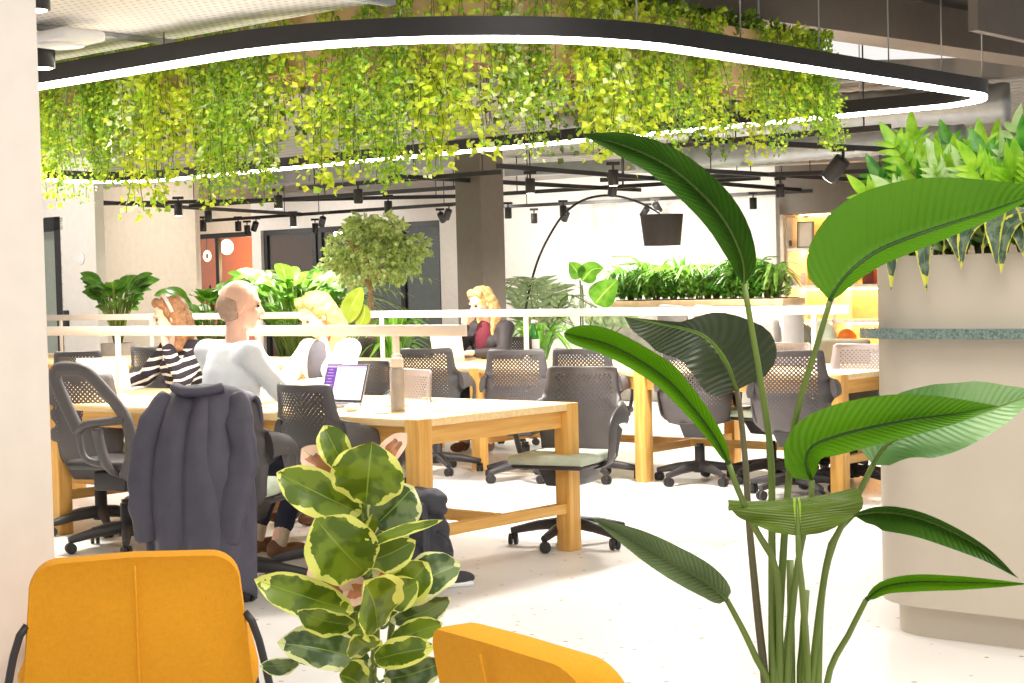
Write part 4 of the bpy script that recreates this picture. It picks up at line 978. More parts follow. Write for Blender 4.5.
# tall bird-of-paradise plant in front, right
YS = 2.6
b0 = at_y(793, 760, YS); SL = Vector((b0.x, YS, 0))
st = thing('bird_of_paradise', 'tall potted plant with big paddle leaves on long stems, foremost at the right', 'plant', SL)
pot(st, .2, .34, 'pot_white')
def W3(L): return [at_y(x, y, Y) - SL for x, y, Y in L]
STREL = [
 # petiole, midrib, (wl, al, wr, ar), material, stalk material
 ([(773, 683, 2.6), (772, 560, 2.58), (771, 460, 2.56), (762, 390, 2.55), (752, 330, 2.55), (744, 284, 2.55)],
  [(744, 284, 2.55), (743, 262, 2.55), (729, 228, 2.56), (706, 198, 2.58), (668, 166, 2.62), (625, 146, 2.68), (581, 134, 2.74)], (.07, 1.15, .065, 1.1), 'leaf_mid', 'stalk'),
 ([(780, 683, 2.6), (777, 575, 2.55), (757, 532, 2.5), (738, 490, 2.46), (729, 464, 2.45)],
  [(729, 464, 2.45), (714, 436, 2.45), (690, 404, 2.46), (660, 374, 2.5), (612, 346, 2.56), (564, 333, 2.62)], (.05, 1.2, .046, 1.1), 'leaf_bright', 'stalk'),
 ([(765, 683, 2.6), (757, 607, 2.6), (749, 522, 2.62), (746, 470, 2.64), (742, 425, 2.66), (737, 390, 2.66)],
  [(737, 390, 2.66), (724, 360, 2.64), (707, 338, 2.64), (686, 329, 2.66), (656, 323, 2.70), (624, 317, 2.74)], (.075, .8, .084, .2), 'leaf_dark', 'stalk_dark'),
 ([(777, 683, 2.6), (783, 558, 2.58), (788, 490, 2.55), (792, 440, 2.52), (800, 400, 2.5), (818, 342, 2.46), (830, 301, 2.44)],
  [(830, 301, 2.44), (838, 287, 2.44), (852, 271, 2.44), (878, 252, 2.44), (914, 237, 2.43), (955, 223, 2.42), (1000, 208, 2.4), (1050, 188, 2.38)], (.088, .2, .055, 1.2), 'leaf_bright', 'stalk'),
 ([(787, 683, 2.6), (795, 584, 2.56), (804, 532, 2.54), (811, 500, 2.52), (812, 480, 2.52)],
  [(812, 480, 2.52), (806, 462, 2.52), (812, 447, 2.52), (832, 438, 2.52), (865, 429, 2.52), (910, 420, 2.53), (955, 414, 2.54), (998, 406, 2.55)], (.062, .75, .05, 1.0), 'leaf_bright', 'stalk'),
 ([(808, 683, 2.6), (803, 600, 2.5), (799, 560, 2.46), (798, 534, 2.45)],
  [(798, 536, 2.45), (798, 524, 2.452), (797.5, 512, 2.456), (797, 502, 2.475), (796.5, 497, 2.52)], (.100, .0, .094, .0), 'leaf_olive', 'stalk'),
 ([(812, 683, 2.6), (827, 561, 2.58), (840, 529, 2.57), (856, 498, 2.56), (873, 465, 2.55)],
  [(873, 465, 2.55), (884, 448, 2.55), (902, 436, 2.56), (935, 427, 2.58), (975, 415, 2.6), (1040, 392, 2.64)], (.072, .5, .058, .7), 'leaf_sheen', 'stalk'),
 ([(818, 683, 2.6), (821, 605, 2.6), (829, 558, 2.6), (842, 526, 2.6), (853, 515, 2.6)],
  [(853, 515, 2.6), (880, 512, 2.6), (912, 516, 2.58), (945, 528, 2.56), (985, 550, 2.54), (1018, 578, 2.52)], (.035, 1.3, .055, 1.0), 'leaf_mid', 'stalk'),
 ([(827, 683, 2.6), (850, 632, 2.58), (866, 600, 2.57)],
  [(866, 600, 2.57), (884, 587, 2.57), (914, 582, 2.57), (955, 582, 2.56), (1030, 584, 2.54)], (.035, 1.25, .04, 1.2), 'leaf_bright', 'stalk'),
 ([(769, 690, 2.6), (757, 660, 2.58), (744, 632, 2.56), (727, 600, 2.55)],
  [(727, 600, 2.55), (706, 582, 2.55), (668, 560, 2.56), (632, 539, 2.58), (592, 518, 2.6)], (.048, 1.05, .052, 1.05), 'leaf_grey', 'stalk')]
for k, (pe, mi, (wl, al, wr, ar), lm, sm) in enumerate(STREL):
    P = W3(pe); q = Vector(((pe[0][0] - 793) / 654 * .7, .03 * math.sin(k * 2.1), .30)); P = [q, q.lerp(P[0], .6)] + P
    M = W3(mi); Nn = (CAM - SL - M[len(M) // 2]).normalized()
    lf = MB().leaf(M, wl, wr, Nn, al, ar, ('strelitzia', 'lobe') if k == 2 else ('wide' if k in (1, 5) else 'strelitzia'), 26, 6, wave=.09 if k in (2, 5) else .05, seed=k).build('leaf', lm, st)
    PT = catmull(P, 26); MB().tube(PT, [.0088 - .0046 * (i / 26) for i in range(27)], 8).build('stalk', sm, lf)
    MB().tube(catmull(M, 24), [.004 - .0034 * i / 24 for i in range(25)], 6).build('midrib', 'leaf_mid' if lm == 'leaf_bright' else 'stalk', lf)
for x0, y0, x1, y1 in ((792, 690, 790, 560), (800, 690, 806, 590), (783, 690, 792, 600)):                 # bare stems in the clump
    P = W3([(x0, y0, 2.62), ((x0 + x1) / 2, (y0 + y1) / 2, 2.64), (x1, y1, 2.66)]); P = [Vector((P[0].x * .6, .03, .3))] + P
    MB().tube(catmull(P, 12), .006, 8).build('stem', 'stalk', st)

# variegated rubber plant in front, centre
YF = 3.4
b0 = at_y(372, 683, YF); FL = Vector((b0.x, YF, 0))
fi = thing('rubber_plant', 'potted rubber plant with broad yellow edged leaves between the two mustard chairs', 'plant', FL)
pot(fi, .16, .3, 'pot_white')
FIC = [(366, 504, 372, 439, 62, 0, 'a'), (362, 514, 279, 474, 40, .05, 'a'), (366, 574, 314, 518, 60, -.06, 'a'), (346, 484, 299, 446, 26, .12, 'p'), (345, 470, 325, 428, 28, .1, 'a'), (374, 527, 416, 485, 46, .08, 'd'), (364, 546, 441, 519, 10, -.1, 'a'),
       (366, 562, 414, 543, 30, .02, 'a'), (378, 630, 366, 578, 56, -.14, 'a'), (354, 612, 255, 580, 34, -.05, 'a'), (356, 626, 294, 612, 26, -.1, 'a'), (372, 664, 276, 640, 38, -.02, 'd'), (300, 662, 262, 668, 16, .04, 'd'), (394, 604, 428, 562, 36, .06, 'a'), (402, 596, 458, 562, 40, .12, 'd'),
       (390, 622, 452, 600, 24, .04, 'd'), (390, 642, 446, 622, 22, 0, 'a'), (374, 660, 434, 646, 26, -.08, 'a'), (384, 680, 444, 664, 28, -.04, 'd'), (376, 592, 400, 556, 32, .1, 'p'), (352, 612, 310, 568, 32, .06, 'p'), (374, 474, 404, 434, 20, .14, 'p'), (368, 690, 338, 672, 34, -.06, 'a'), (380, 700, 420, 690, 34, -.06, 'a'), (362, 540, 344, 500, 30, .1, 'a'), (372, 600, 350, 560, 34, .1, 'd'), (380, 560, 398, 516, 30, .12, 'd'), (368, 640, 330, 598, 34, .1, 'a'), (372, 650, 352, 634, 30, -.12, 'a'), (384, 600, 416, 584, 30, .02, 'a'), (376, 545, 388, 508, 30, .1, 'a'), (360, 500, 346, 470, 26, .1, 'a'), (366, 590, 340, 590, 26, .06, 'p'), (386, 660, 420, 664, 26, .05, 'a')]
stem = [at_y(x, y, YF) - FL for x, y in ((372, 690), (376, 640), (374, 590), (368, 540), (364, 500), (362, 470))]
MB().tube(catmull([Vector((0, 0, .25))] + stem, 30), [.011 - .006 * i / 30 for i in range(31)], 8).build('stem', 'stalk', fi)
MB().tube(catmull([Vector((.03, .02, .25)), at_y(388, 690, YF + .05) - FL, at_y(390, 640, YF + .05) - FL, at_y(396, 600, YF + .05) - FL], 20), .007, 8).build('stem', 'stalk', fi)
CY = catmull(stem, 40)
for k, (x0, y0, x1, y1, w, dz, mk) in enumerate(FIC):
    a, c = at_y(x0, y0, YF - .04 + dz * .6), at_y(x1, y1, YF - .1 + dz); a -= FL; c -= FL
    md = (a + c) / 2; N = (CAM - FL - md).normalized(); N = (N + Vector((.4 * math.sin(k * 1.7), 0, .4 * math.cos(k * 2.3)))).normalized()
    md = md + N * (a - c).length * .07
    lf = MB().leaf([a, md, c - N * .015], w / 500 / 1.62, w / 500 / 1.62, N, .3, .34, 'obovate', 18, 4, wave=.07, seed=k).build('leaf', {'a': 'rubber_leaf', 'd': 'rubber_dark', 'p': 'rubber_pink'}[mk], fi)
    s = min(CY, key=lambda q: (q - a).length + (.4 if q.z > a.z else 0)); MB().tube(catmull([s, (s + a) / 2 + Vector((0, -.01, -.008)), a], 8), .0032, 6).build('petiole', 'stalk', lf)

# ------------------------------------------------------------------ hanging vines
def kite(m, p, d, n, s, w=.42):
    d = d.normalized(); b = d.cross(n)
    if b.length < 1e-4: b = Vector((1, 0, 0))
    b.normalize(); n = b.cross(d); i = len(m.v)
    m.v += [p, p + d * s * .4 + b * s * w + n * s * .1, p + d * s, p + d * s * .4 - b * s * w + n * s * .1]
    m.face((i, i + 1, i + 2)); m.face((i, i + 2, i + 3))
def rv(): return Vector((random.uniform(-1, 1), random.uniform(-1, 1), random.uniform(-1, 1)))
def vine_mesh(L, kind):
    """one or two trailing stems of length L with small leaves"""
    size, dens, spread, w = {'ivy': (.036, 215, .06, .55), 'fine': (.022, 520, .045, .55), 'pale': (.034, 190, .055, .5), 'dark': (.040, 170, .10, .5)}[kind]
    m = MB(); stems = []
    for q in range(2 if kind != 'dark' else 3):
        p = Vector((random.uniform(-.02, .02), random.uniform(-.02, .02), .02)); P = [p.copy(), p + Vector((0, 0, -.02))]; l = L * random.uniform(.62, 1) if q else L
        x = rv() * .03
        while P[-1].z > -l: x = x * .8 + rv() * .012; P.append(P[-1] + Vector((x.x * .5, x.y * .5, -.045)))
        stems.append(P); m.m = 0; m.tube(P, .0022, 4)
    m.m = 1
    n = int(dens * L)
    for k in range(n):
        P = random.choice(stems); i = max(1, min(len(P) - 1, int(len(P) * random.random() ** .8))); p = P[i] + rv() * .02; o = rv(); o.z *= .4
        if kind == 'fine': o *= .6 + .4 * math.sin(i)
        p2 = p + o.normalized() * spread * random.random() ** .7; d = (p2 - p).normalized() + Vector((0, 0, -.8))
        m.m = 1 if random.random() > .22 else 2
        kite(m, p2, d, rv() + Vector((0, 0, .6)), size * random.uniform(.6, 1.15), w)
    return m
VM = {'ivy': ['stalk', 'vine_lime', 'vine_green'], 'fine': ['stalk', 'vine_green', 'vine_lime'], 'pale': ['stalk', 'vine_pale', 'vine_lime'], 'dark': ['stalk_dark', 'vine_dark', 'vine_green']}
VL = (.22, .32, .42, .52, .62, .72, .84)
VP = {}
VLAB = {'ivy': 'lime green ivy vine trailing down from the tan timber planter', 'fine': 'fine leaved green vine hanging in a tassel from the tan timber planter', 'pale': 'pale variegated ivy vine trailing down from the tan timber planter', 'dark': 'dark green vine hanging from the inner side of the tan timber planter'}
VGRP = {'ivy': 'lime ivy vines on the hanging planter', 'fine': 'fine leaved vines on the hanging planter', 'pale': 'pale ivy vines on the hanging planter', 'dark': 'dark vines on the inner side of the hanging planter'}
NAMES = {'ivy': 'ivy_vine', 'fine': 'trailing_vine', 'pale': 'ivy_vine', 'dark': 'trailing_vine'}
def vine(p, L, kind):
    i = min(range(len(VL)), key=lambda k: abs(VL[k] - L)); var = random.randrange(2); key = (kind, i, var)
    if key not in VP:
        o = VP[key] = vine_mesh(VL[i], kind).build(NAMES[kind], VM[kind], None, smooth=False); tag(o, VLAB[kind], 'vine', VGRP[kind])
    else:
        o = VP[key].copy(); COL.objects.link(o)
    o.location = p; o.rotation_euler = (0, 0, random.uniform(0, 6.28)); o.scale = (1, 1, L / VL[i]); return o
BOT = [(30, 200), (40, 206), (62, 206), (72, 200), (84, 150), (105, 190), (140, 208), (160, 200), (190, 190), (215, 192), (240, 190), (262, 198), (285, 178), (310, 185), (345, 190), (385, 178), (400, 170), (430, 160), (440, 188), (452, 150), (480, 165), (515, 166), (540, 128), (560, 166), (600, 140), (620, 150), (650, 168), (668, 126), (700, 140), (730, 112), (755, 150), (778, 116), (800, 142), (815, 140)]
def bot(px):
    for (a, y0), (c, y1) in zip(BOT, BOT[1:]):
        if a <= px <= c: return y0 + (y1 - y0) * (px - a) / (c - a)
    return 180
n = len(trough_pts); acc = 0; acc2 = 0
for i, p in enumerate(trough_pts[:-1]):
    nx = trough_pts[i + 1]; seg = (nx - p).length; t = (nx - p).normalized(); o = Vector((t.y, -t.x, 0)); px, py = project((p.x, p.y, 2.3))
    lu = (p - TO).dot(UX); lv = (p - TO).dot(VX); near = True
    acc += seg; acc2 += seg
    step = .027 if near else .11
    while acc > step:
        acc -= step; q = p + t * random.uniform(-.04, .04)
        if near:
            if px < 20 and random.random() < .5: continue
            z0 = random.choice((2.60, 2.61, 2.58, 2.45, 2.34)); zb = CAMH + (284 - .025 * (px - 512) - bot(px)) * (p.y - .2) / FPX
            gap = any(a < px < c for a, c in ((283, 312), (540, 552), (664, 684), (722, 738), (80, 96)))
            if gap and random.random() < .75: continue
            L = (z0 - zb) * random.choice((1, 1, .9, .8, .6)) * random.uniform(.9, 1.03)
            kz = math.sin(px * .045) + .6 * math.sin(px * .13 + 1); kind = 'pale' if random.random() < .1 else ('ivy' if kz + random.uniform(-.5, .5) > -.1 else 'fine')
            if math.sin(px * .19 + .8) + random.uniform(-.8, .8) < -1.1: continue
            if 700 < px < 760 or px > 780: kind = 'fine'
            vine(Vector((q.x, q.y, z0)) + o * random.uniform(.02, .10), max(.18, L), kind)
        else: vine(Vector((q.x, q.y, 2.6)) + o * .03, random.uniform(.3, .5), 'dark')
    if acc2 > .11:
        acc2 = 0; q = p - o * random.uniform(.40, .46); vine(Vector((q.x, q.y, 2.59)), random.uniform(.35, .6), 'dark' if random.random() < .75 else 'ivy')
# leafy tufts standing in the planter
def tuft_mesh(kind, r, n_, size):
    m = MB()
    for k in range(n_):
        d = rv(); d.z = abs(d.z) * .9 + .1; p = Vector((d.x, d.y, d.z)).normalized() * r * random.random() ** .5; m.m = 0 if random.random() < .6 else 1
        kite(m, p, d + rv() * .5, rv(), size * random.uniform(.7, 1.2), .45)
    return m
TF = [tuft_mesh(0, .15, 160, .05).build('leafy_tuft', ['vine_dark', 'vine_green'], None, smooth=False) for _ in range(3)]
for o in TF: tag(o, 'dark leafy tuft growing on top of the tan timber planter', 'plant', 'leafy tufts in the hanging planter')
k = 0; acc = 0
for i, p in enumerate(trough_pts[:-1]):
    nx = trough_pts[i + 1]; seg = (nx - p).length; t = (nx - p).normalized(); o_ = Vector((t.y, -t.x, 0)); acc += seg
    if acc > .19:
        acc = 0; c = TF[k] if k < 3 else TF[k % 3].copy()
        if k >= 3: COL.objects.link(c)
        c.location = (p.x - o_.x * .14, p.y - o_.y * .14, 2.56); c.rotation_euler = (0, 0, k * 1.3); c.scale = (1, 1, random.uniform(.8, 1.2)); k += 1

# ------------------------------------------------------------------ plants in the big planter
def zz(label, loc, stalks, mats, group=None):
    t = thing('zz_plant', label, 'plant', loc)
    for k, (az, lean, h, size) in enumerate(stalks + [(a_ + 1.1, l_ * .6, h_ * .8, s_) for a_, l_, h_, s_ in stalks[:4]]):
        h *= 1.16; d = Vector((math.cos(az), math.sin(az), 0)); P = catmull([Vector((0, 0, 0)) + d * .02, d * (.02 + lean * h * .35) + Vector((0, 0, h * .5)), d * (.02 + lean * h) + Vector((0, 0, h))], 14)
        m = MB(); m.m = 0; m.tube(P, [.009 - .006 * i / 14 for i in range(15)], 6); m.m = 1
        for i in range(3, 15):
            T, n, B = frame_from(P[min(i + 1, 14)] - P[i - 1], Vector((-d.y + .3, d.x - 1.0, .2)))
            s = size * (1 - .35 * abs(i - 9) / 6)
            for sd in (-1, 1):
                dd = (B * sd * .9 + T * .75).normalized(); q = P[i]
                m.leaf([q, q + dd * s * .5 + n * .012, q + dd * s + n * -.004], s * .15, s * .15, n, .3, .3, 'lance', 6, 1)
        q = P[-1]; m.leaf([q, q + T * size * .5, q + T * size], size * .2, size * .2, n, .3, .3, 'lance', 6, 1)
        m.build('frond', ['stalk', mats[k % len(mats)]], t)
    return t
def inpl(px, d=.25):
    """point on the planter's soil, d behind its front, under column px"""
    P0 = uv(PO, d, 0); tt = line_at(px, P0, VX); q = uv(P0, 0, tt); q.z = 1.36; return q
zz('tall bright green plant with upright leaflet fronds at the planter\'s left end', inpl(922), [(1.7, .10, .42, .13), (2.6, .4, .30, .12), (.5, .35, .28, .12), (3.3, .7, .24, .12), (4.4, .3, .26, .12), (1.2, .3, .25, .11)], ['zz_lime', 'zz_green', 'zz_lime'])
zz('bright green frond plant leaning left in the planter\'s middle', inpl(960), [(2.8, .45, .40, .12), (1.5, .1, .34, .12), (3.9, .4, .3, .12), (.6, .4, .32, .12), (5, .3, .28, .12), (3.1, .8, .24, .12)], ['zz_lime', 'zz_lime', 'zz_pale'])
zz('pale frosted frond plant in the planter near the frame edge', inpl(998, .3), [(.9, .35, .44, .13), (1.9, .15, .38, .13), (2.7, .45, .34, .12), (4.5, .35, .34, .13), (5.6, .4, .36, .13), (3.6, .4, .3, .12)], ['zz_pale', 'zz_lime', 'zz_pale'])
zz('deep green frond plant at the right edge of the planter in view', inpl(1030, .2), [(2.6, .35, .34, .14), (3.4, .55, .30, .14), (1.5, .1, .36, .14), (4.4, .3, .3, .14), (.4, .3, .34, .14)], ['zz_green', 'zz_lime'])
zz('yellow green frond plant behind the tall left one in the planter', inpl(935, .5), [(2.2, .3, .36, .12), (1.2, .2, .38, .12), (3.5, .4, .3, .12), (4.8, .2, .3, .12)], ['zz_green', 'zz_lime'])
zz('dense green frond plant at the back of the planter', inpl(985, .65), [(2.2, .3, .42, .13), (1.0, .3, .42, .13), (3.5, .4, .34, .12), (4.8, .2, .34, .12), (.1, .5, .36, .12)], ['zz_green', 'zz_lime'])
def draper(label, px, leaves, d=.06):
    t = thing('broad_leaf_plant', label, 'plant', inpl(px, d - .02)); m = MB().tube([(0, 0, 0), (0, 0, .1)], .012, 6).build('stem', 'stalk', t)
    for k, (dx, out, up, drop, w) in enumerate(leaves):
        s = -VX * dx; o = -UX
        out *= 1.15; P = [Vector((0, 0, .08)), s * .4 + o * out * .45 + Vector((0, 0, .08 + up)), s * .8 + o * out * .95 + Vector((0, 0, .09 + up * .3)), s + o * out * 1.06 + Vector((0, 0, .05 - drop))]
        MB().leaf(P, w, w, -UX + Vector((0, 0, .7)), .2, .2, 'lance', 14, 3).build('leaf', 'edge_leaf', t)
    return t
draper('dark leaf plant with yellow edges hanging over the planter\'s left rim', 928, [(-.04, .17, .07, .13, .04), (.10, .17, .06, .14, .042), (-.15, .1, .1, .02, .035), (.2, .12, .1, .04, .035), (0, .1, .16, -.1, .035)])
draper('dark leaf plant with yellow edges hanging over the rim near the frame edge', 1000, [(-.06, .15, .08, .06, .04), (.08, .16, .09, .05, .042), (-.16, .1, .1, .0, .035), (.16, .12, .1, .03, .035), (0, .08, .18, -.12, .035)])
draper('dark leaf plant with yellow edges in the planter right at the frame edge', 1040, [(-.06, .15, .08, .08, .04), (.08, .16, .09, .05, .042), (-.16, .1, .1, .0, .035), (0, .08, .18, -.12, .035)])

# ------------------------------------------------------------------ plants at the far end
def fan(label, loc, kind, h, n_, m_, name='leafy_plant', group=None, seed=0, pt=None, stem='stalk', bs=1.0):
    """clump of arching leaves: kind broad / spiky / arch / palm"""
    random.seed(seed * 31 + 5); t = thing(name, label, 'plant', loc, 0, group); z0 = 0
    if pt: pot(t, pt[0], pt[1], pt[2]); z0 = pt[1] - .03
    m = MB(); ms = MB()
    for k in range(n_):
        az = k * 2.4 + random.uniform(-.3, .3); d = Vector((math.cos(az), math.sin(az), 0)); u = random.uniform(.55, 1); q = Vector((d.x * .03, d.y * .03, z0)); hh = h * u
        if kind == 'broad':
            lean = random.uniform(.25, .6); a = q + d * lean * hh * .4 + Vector((0, 0, hh * .62)); ms.tube([q, q + Vector((0, 0, hh * .3)) + d * lean * hh * .12, a], .006, 5)
            c = a + d * hh * .30 + Vector((0, 0, hh * random.uniform(-.02, .22))); c = a + (c - a) * bs; m.leaf([a, (a + c) / 2 + Vector((0, 0, .04 * h * bs)), c], hh * .11 * bs, hh * .11 * bs, Vector((0, -.6, 1)), .15, .15, 'oval', 8, 2)
        elif kind == 'spiky':
            lean = random.uniform(.1, .5); c = q + d * lean * hh + Vector((0, 0, hh)); m.leaf([q, q + d * lean * hh * .3 + Vector((0, 0, hh * .6)), c], .022 * h / .5, .022 * h / .5, -d + Vector((0, 0, .3)), .2, .2, 'lance', 8, 1)
        elif kind == 'arch':
            lean = random.uniform(.5, .95); c = q + d * lean * hh * 1.1 + Vector((0, 0, hh * random.uniform(.15, .75))); m.leaf([q, q + d * lean * hh * .35 + Vector((0, 0, hh * .75)), c], .026 * h / .5, .026 * h / .5, -d * .5 + Vector((0, 0, 1)), .2, .2, 'lance', 9, 1)
        elif kind == 'palm':
            lean = random.uniform(.4, 1.0); P = catmull([q, q + d * lean * hh * .35 + Vector((0, 0, hh * .75)), q + d * lean * hh * .9 + Vector((0, 0, hh * random.uniform(.55, .85)))], 18); ms.tube(P, .007, 5)
            for i in range(5, 19):
                T, n, B = frame_from(P[min(i + 1, 18)] - P[i - 1], Vector((0, 0, 1))); s = h * .26 * (1 - .55 * abs(i - 10) / 9)
                for sd in (-1, 1): e = P[i] + (B * sd + T * .7).normalized() * s - Vector((0, 0, s * .25)); m.leaf([P[i], (P[i] + e) / 2 + Vector((0, 0, .01)), e], s * .07, s * .07, n, .1, .1, 'lance', 4, 1)
    if group:
        for k in range(70):
            d = rv(); q = Vector((d.x * .13, d.y * .13, .02 + abs(d.z) * .20)); kite(m, q, d + Vector((0, 0, .4)), rv(), random.uniform(.05, .09), .3)
    if m.v: m.build('foliage', m_, t)
    if ms.v: ms.build('stems', stem, t)
    return t
L = fa - fb
kinds = [('broad', .50, 34, 'shade_leaf'), ('arch', .50, 40, 'shade_leaf'), ('spiky', .50, 34, 'zz_green'), ('palm', .58, 16, 'far_bright'), ('arch', .48, 44, 'fern'), ('broad', .46, 36, 'far_bright')]
seq = [1, 0, 2, 4, 3, 1, 3, 2, 4, 3, 5, 0, 2, 3, 1, 3, 2, 0, 4]
px0 = 592
wl_ = ['leftmost, with narrow arching leaves', 'beside the big paddle leaf', 'with a dark upright spike', 'left of the first palm like one', 'first palm like one', 'right of the first palm like one', 'second palm like one, in the middle', 'dark spiky one just right of the middle', 'pale fern right of the middle', 'low one left of the bright round leaves', 'with bright round leaves', 'broad leaved one just right of the bright round leaves', 'spiky one behind the tall foreground leaf', 'fern behind the foreground stem', 'low arching one right of the foreground stem', 'tall palm like one near the right end', 'upright spiky one near the right end', 'broad leaved one second from the right end', 'last one at the right end']
for k, kk in enumerate(seq):
    px = 622 + (776 - 622) * k / (len(seq) - 1); q = uv(uv(FP, .2, 0), 0, line_at(px, uv(FP, .2, 0), VX), 1.118); kd, h, n_, mm = kinds[kk]
    fan('small plant in the wall planter, ' + wl_[k], q, kd, h * (1 + .15 * math.sin(k * 1.9)), n_, mm, 'leafy_plant', 'plants in the wall planter', k + 1, bs=.6)
# paddle leaf plant left of the wall planter
def at_plan(px, Y, z=0): q = at_y(px, 284, Y); return Vector((q.x, q.y, z))
q = at_plan(584, 19.2); t = thing('paddle_plant', 'plant with large bright paddle leaves at the left end of the wall planter', 'plant', q); pot(t, .17, .5, 'pot_white')
def far_leaf(t, pe, mi, w, Y, m_, a=.2):
    o = Vector(t.location); P = [at_y(x, y, Y) - o for x, y in pe]; M = [at_y(x, y, Y) - o for x, y in mi]
    lf = MB().leaf(M, w, w, Vector((0, -1, .2)), a, a, 'strelitzia', 14, 3).build('leaf', m_, t); MB().tube(catmull([Vector((0, 0, .45))] + P, 14), .009, 6).build('stalk', 'stalk', lf)
far_leaf(t, [(583, 330), (583, 300), (582, 285)], [(582, 281), (592, 270), (604, 268)], .12, 19.1, 'far_bright'); far_leaf(t, [(581, 330), (581, 300), (580, 280)], [(581, 278), (575, 269), (569, 262)], .1, 19.1, 'far_bright')
far_leaf(t, [(588, 340), (592, 318), (596, 306)], [(595, 304), (604, 293), (618, 279)], .16, 19.0, 'far_bright'); far_leaf(t, [(584, 345), (570, 320), (566, 306)], [(566, 304), (562, 300), (554, 302)], .1, 19.2, 'fern')
for k in range(5): far_leaf(t, [(588, 345), (592 + 5 * k, 335), (590 + 8 * k, 326)], [(590 + 8 * k, 326), (594 + 9 * k, 318), (600 + 10 * k, 320)], .09, 19.0, 'grey_palm')
fan('grey green palm right of the grey pillar', at_plan(540, 18.9), 'palm', 1.35, 13, 'grey_palm', 'potted_palm', None, 44, (.2, .45, 'pot_white'))
fan('low bright fern at the foot of the palm by the grey pillar', at_plan(536, 16.9), 'arch', .8, 24, 'far_bright', 'potted_fern', None, 45, (.15, .4, 'pot_grey'))
# small tree
tl_ = at_plan(371, 15.5); tree = thing('potted_tree', 'small leafy tree with a rounded crown before the glazed partition', 'tree', tl_); pot(tree, .24, .5, 'pot_white')
def T3(x, y, d=0): return at_y(x, y, 15.5 + d) - tl_
br = MB(); crown = []
for P, r in (([Vector((0, 0, .4)), T3(371, 330), T3(371, 300), T3(370, 275), T3(366, 258)], .035), ([T3(371, 290), T3(362, 275), T3(352, 262)], .02), ([T3(371, 285), T3(380, 268, -.1), T3(390, 250, -.1)], .02), ([T3(370, 275), T3(374, 255, .1), T3(378, 238, .1)], .018), ([T3(366, 262), T3(352, 245, -.1), T3(342, 238)], .015), ([T3(384, 262), T3(398, 255, .1), T3(412, 248)], .013)):
    C = catmull(P, 12); br.tube(C, [r * (1 - .5 * i / 12) for i in range(13)], 8)
br.build('trunk', 'bark', tree)
random.seed(5); m = MB()
for cx, cy, cr, nn in ((345, 252, 20, 230), (365, 238, 22, 260), (390, 240, 22, 260), (405, 258, 18, 190), (378, 262, 20, 190), (352, 270, 16, 120), (418, 246, 12, 100), (333, 262, 11, 90), (395, 274, 12, 80), (360, 225, 12, 90), (385, 226, 12, 90)):
    c = T3(cx, cy, random.uniform(-.15, .15)); R_ = cr * 15.5 / FPX
    for k in range(nn):
        v = rv().normalized() * R_ * random.random() ** .45; m.m = 0 if random.random() < .7 else 1; kite(m, c + v, v + rv() * R_ * .6 + Vector((0, 0, -.05)), rv(), random.uniform(.05, .085), .4)
m.build('foliage', ['tree_leaf', 'vine_pale'], tree, smooth=False)
# large leafy shrubs round the man and beside the tree
fan('bushy plant with large bright leaves between the bald man and the small tree', at_plan(296, 16.5), 'broad', 1.62, 110, 'far_bright', 'leafy_shrub', None, 51, (.24, .45, 'pot_grey'), bs=.55)
fan('darker bushy plant behind the bright bush, before the glazed partition', at_plan(285, 17.6), 'broad', 1.6, 80, 'shade_leaf', 'leafy_shrub', None, 52, (.24, .45, 'pot_grey'), bs=.55)
fan('palm beside the small tree, before the glazed partition', at_plan(325, 17.2), 'palm', 1.55, 12, 'grey_palm', 'potted_palm', None, 53, (.22, .45, 'pot_white'))
fan('green bushy plant left of the bald man, before the orange door', at_plan(212, 18.5), 'broad', 1.5, 80, 'far_bright', 'leafy_shrub', None, 54, (.22, .4, 'pot_grey'), bs=.55)
fan('dark green leafy plant in a tall grey pot before the tan wall', at_plan(116, 16.6), 'broad', .95, 60, 'shade_leaf', 'leafy_plant', None, 55, (.16, .86, 'pot_grey'), bs=.7)
fan('low fern at the foot of the small tree', at_plan(392, 14.9), 'arch', .95, 20, 'far_bright', 'potted_fern', None, 56, (.16, .45, 'pot_grey'))
q = at_plan(352, 13.6); t = thing('paddle_plant', 'plant with broad olive leaves rising behind the blonde woman in cream', 'plant', q); pot(t, .18, .5, 'pot_white')
def fl2(pe, mi, w): 
    o = Vector(t.location); P = [at_y(x, y, 13.5) - o for x, y in pe]; M = [at_y(x, y, 13.5) - o for x, y in mi]; lf = MB().leaf(M, w, w, Vector((0, -1, .2)), .2, .2, 'oval', 14, 3).build('leaf', 'olive_big', t); MB().tube(catmull([Vector((0, 0, .45))] + P, 14), .009, 6).build('stalk', 'stalk', lf)
fl2([(352, 340), (348, 326)], [(346, 324), (352, 306), (362, 287)], .085); fl2([(354, 345), (358, 330)], [(358, 328), (364, 316), (364, 304)], .06); fl2([(352, 345), (342, 335)], [(342, 332), (344, 318), (352, 305)], .05)
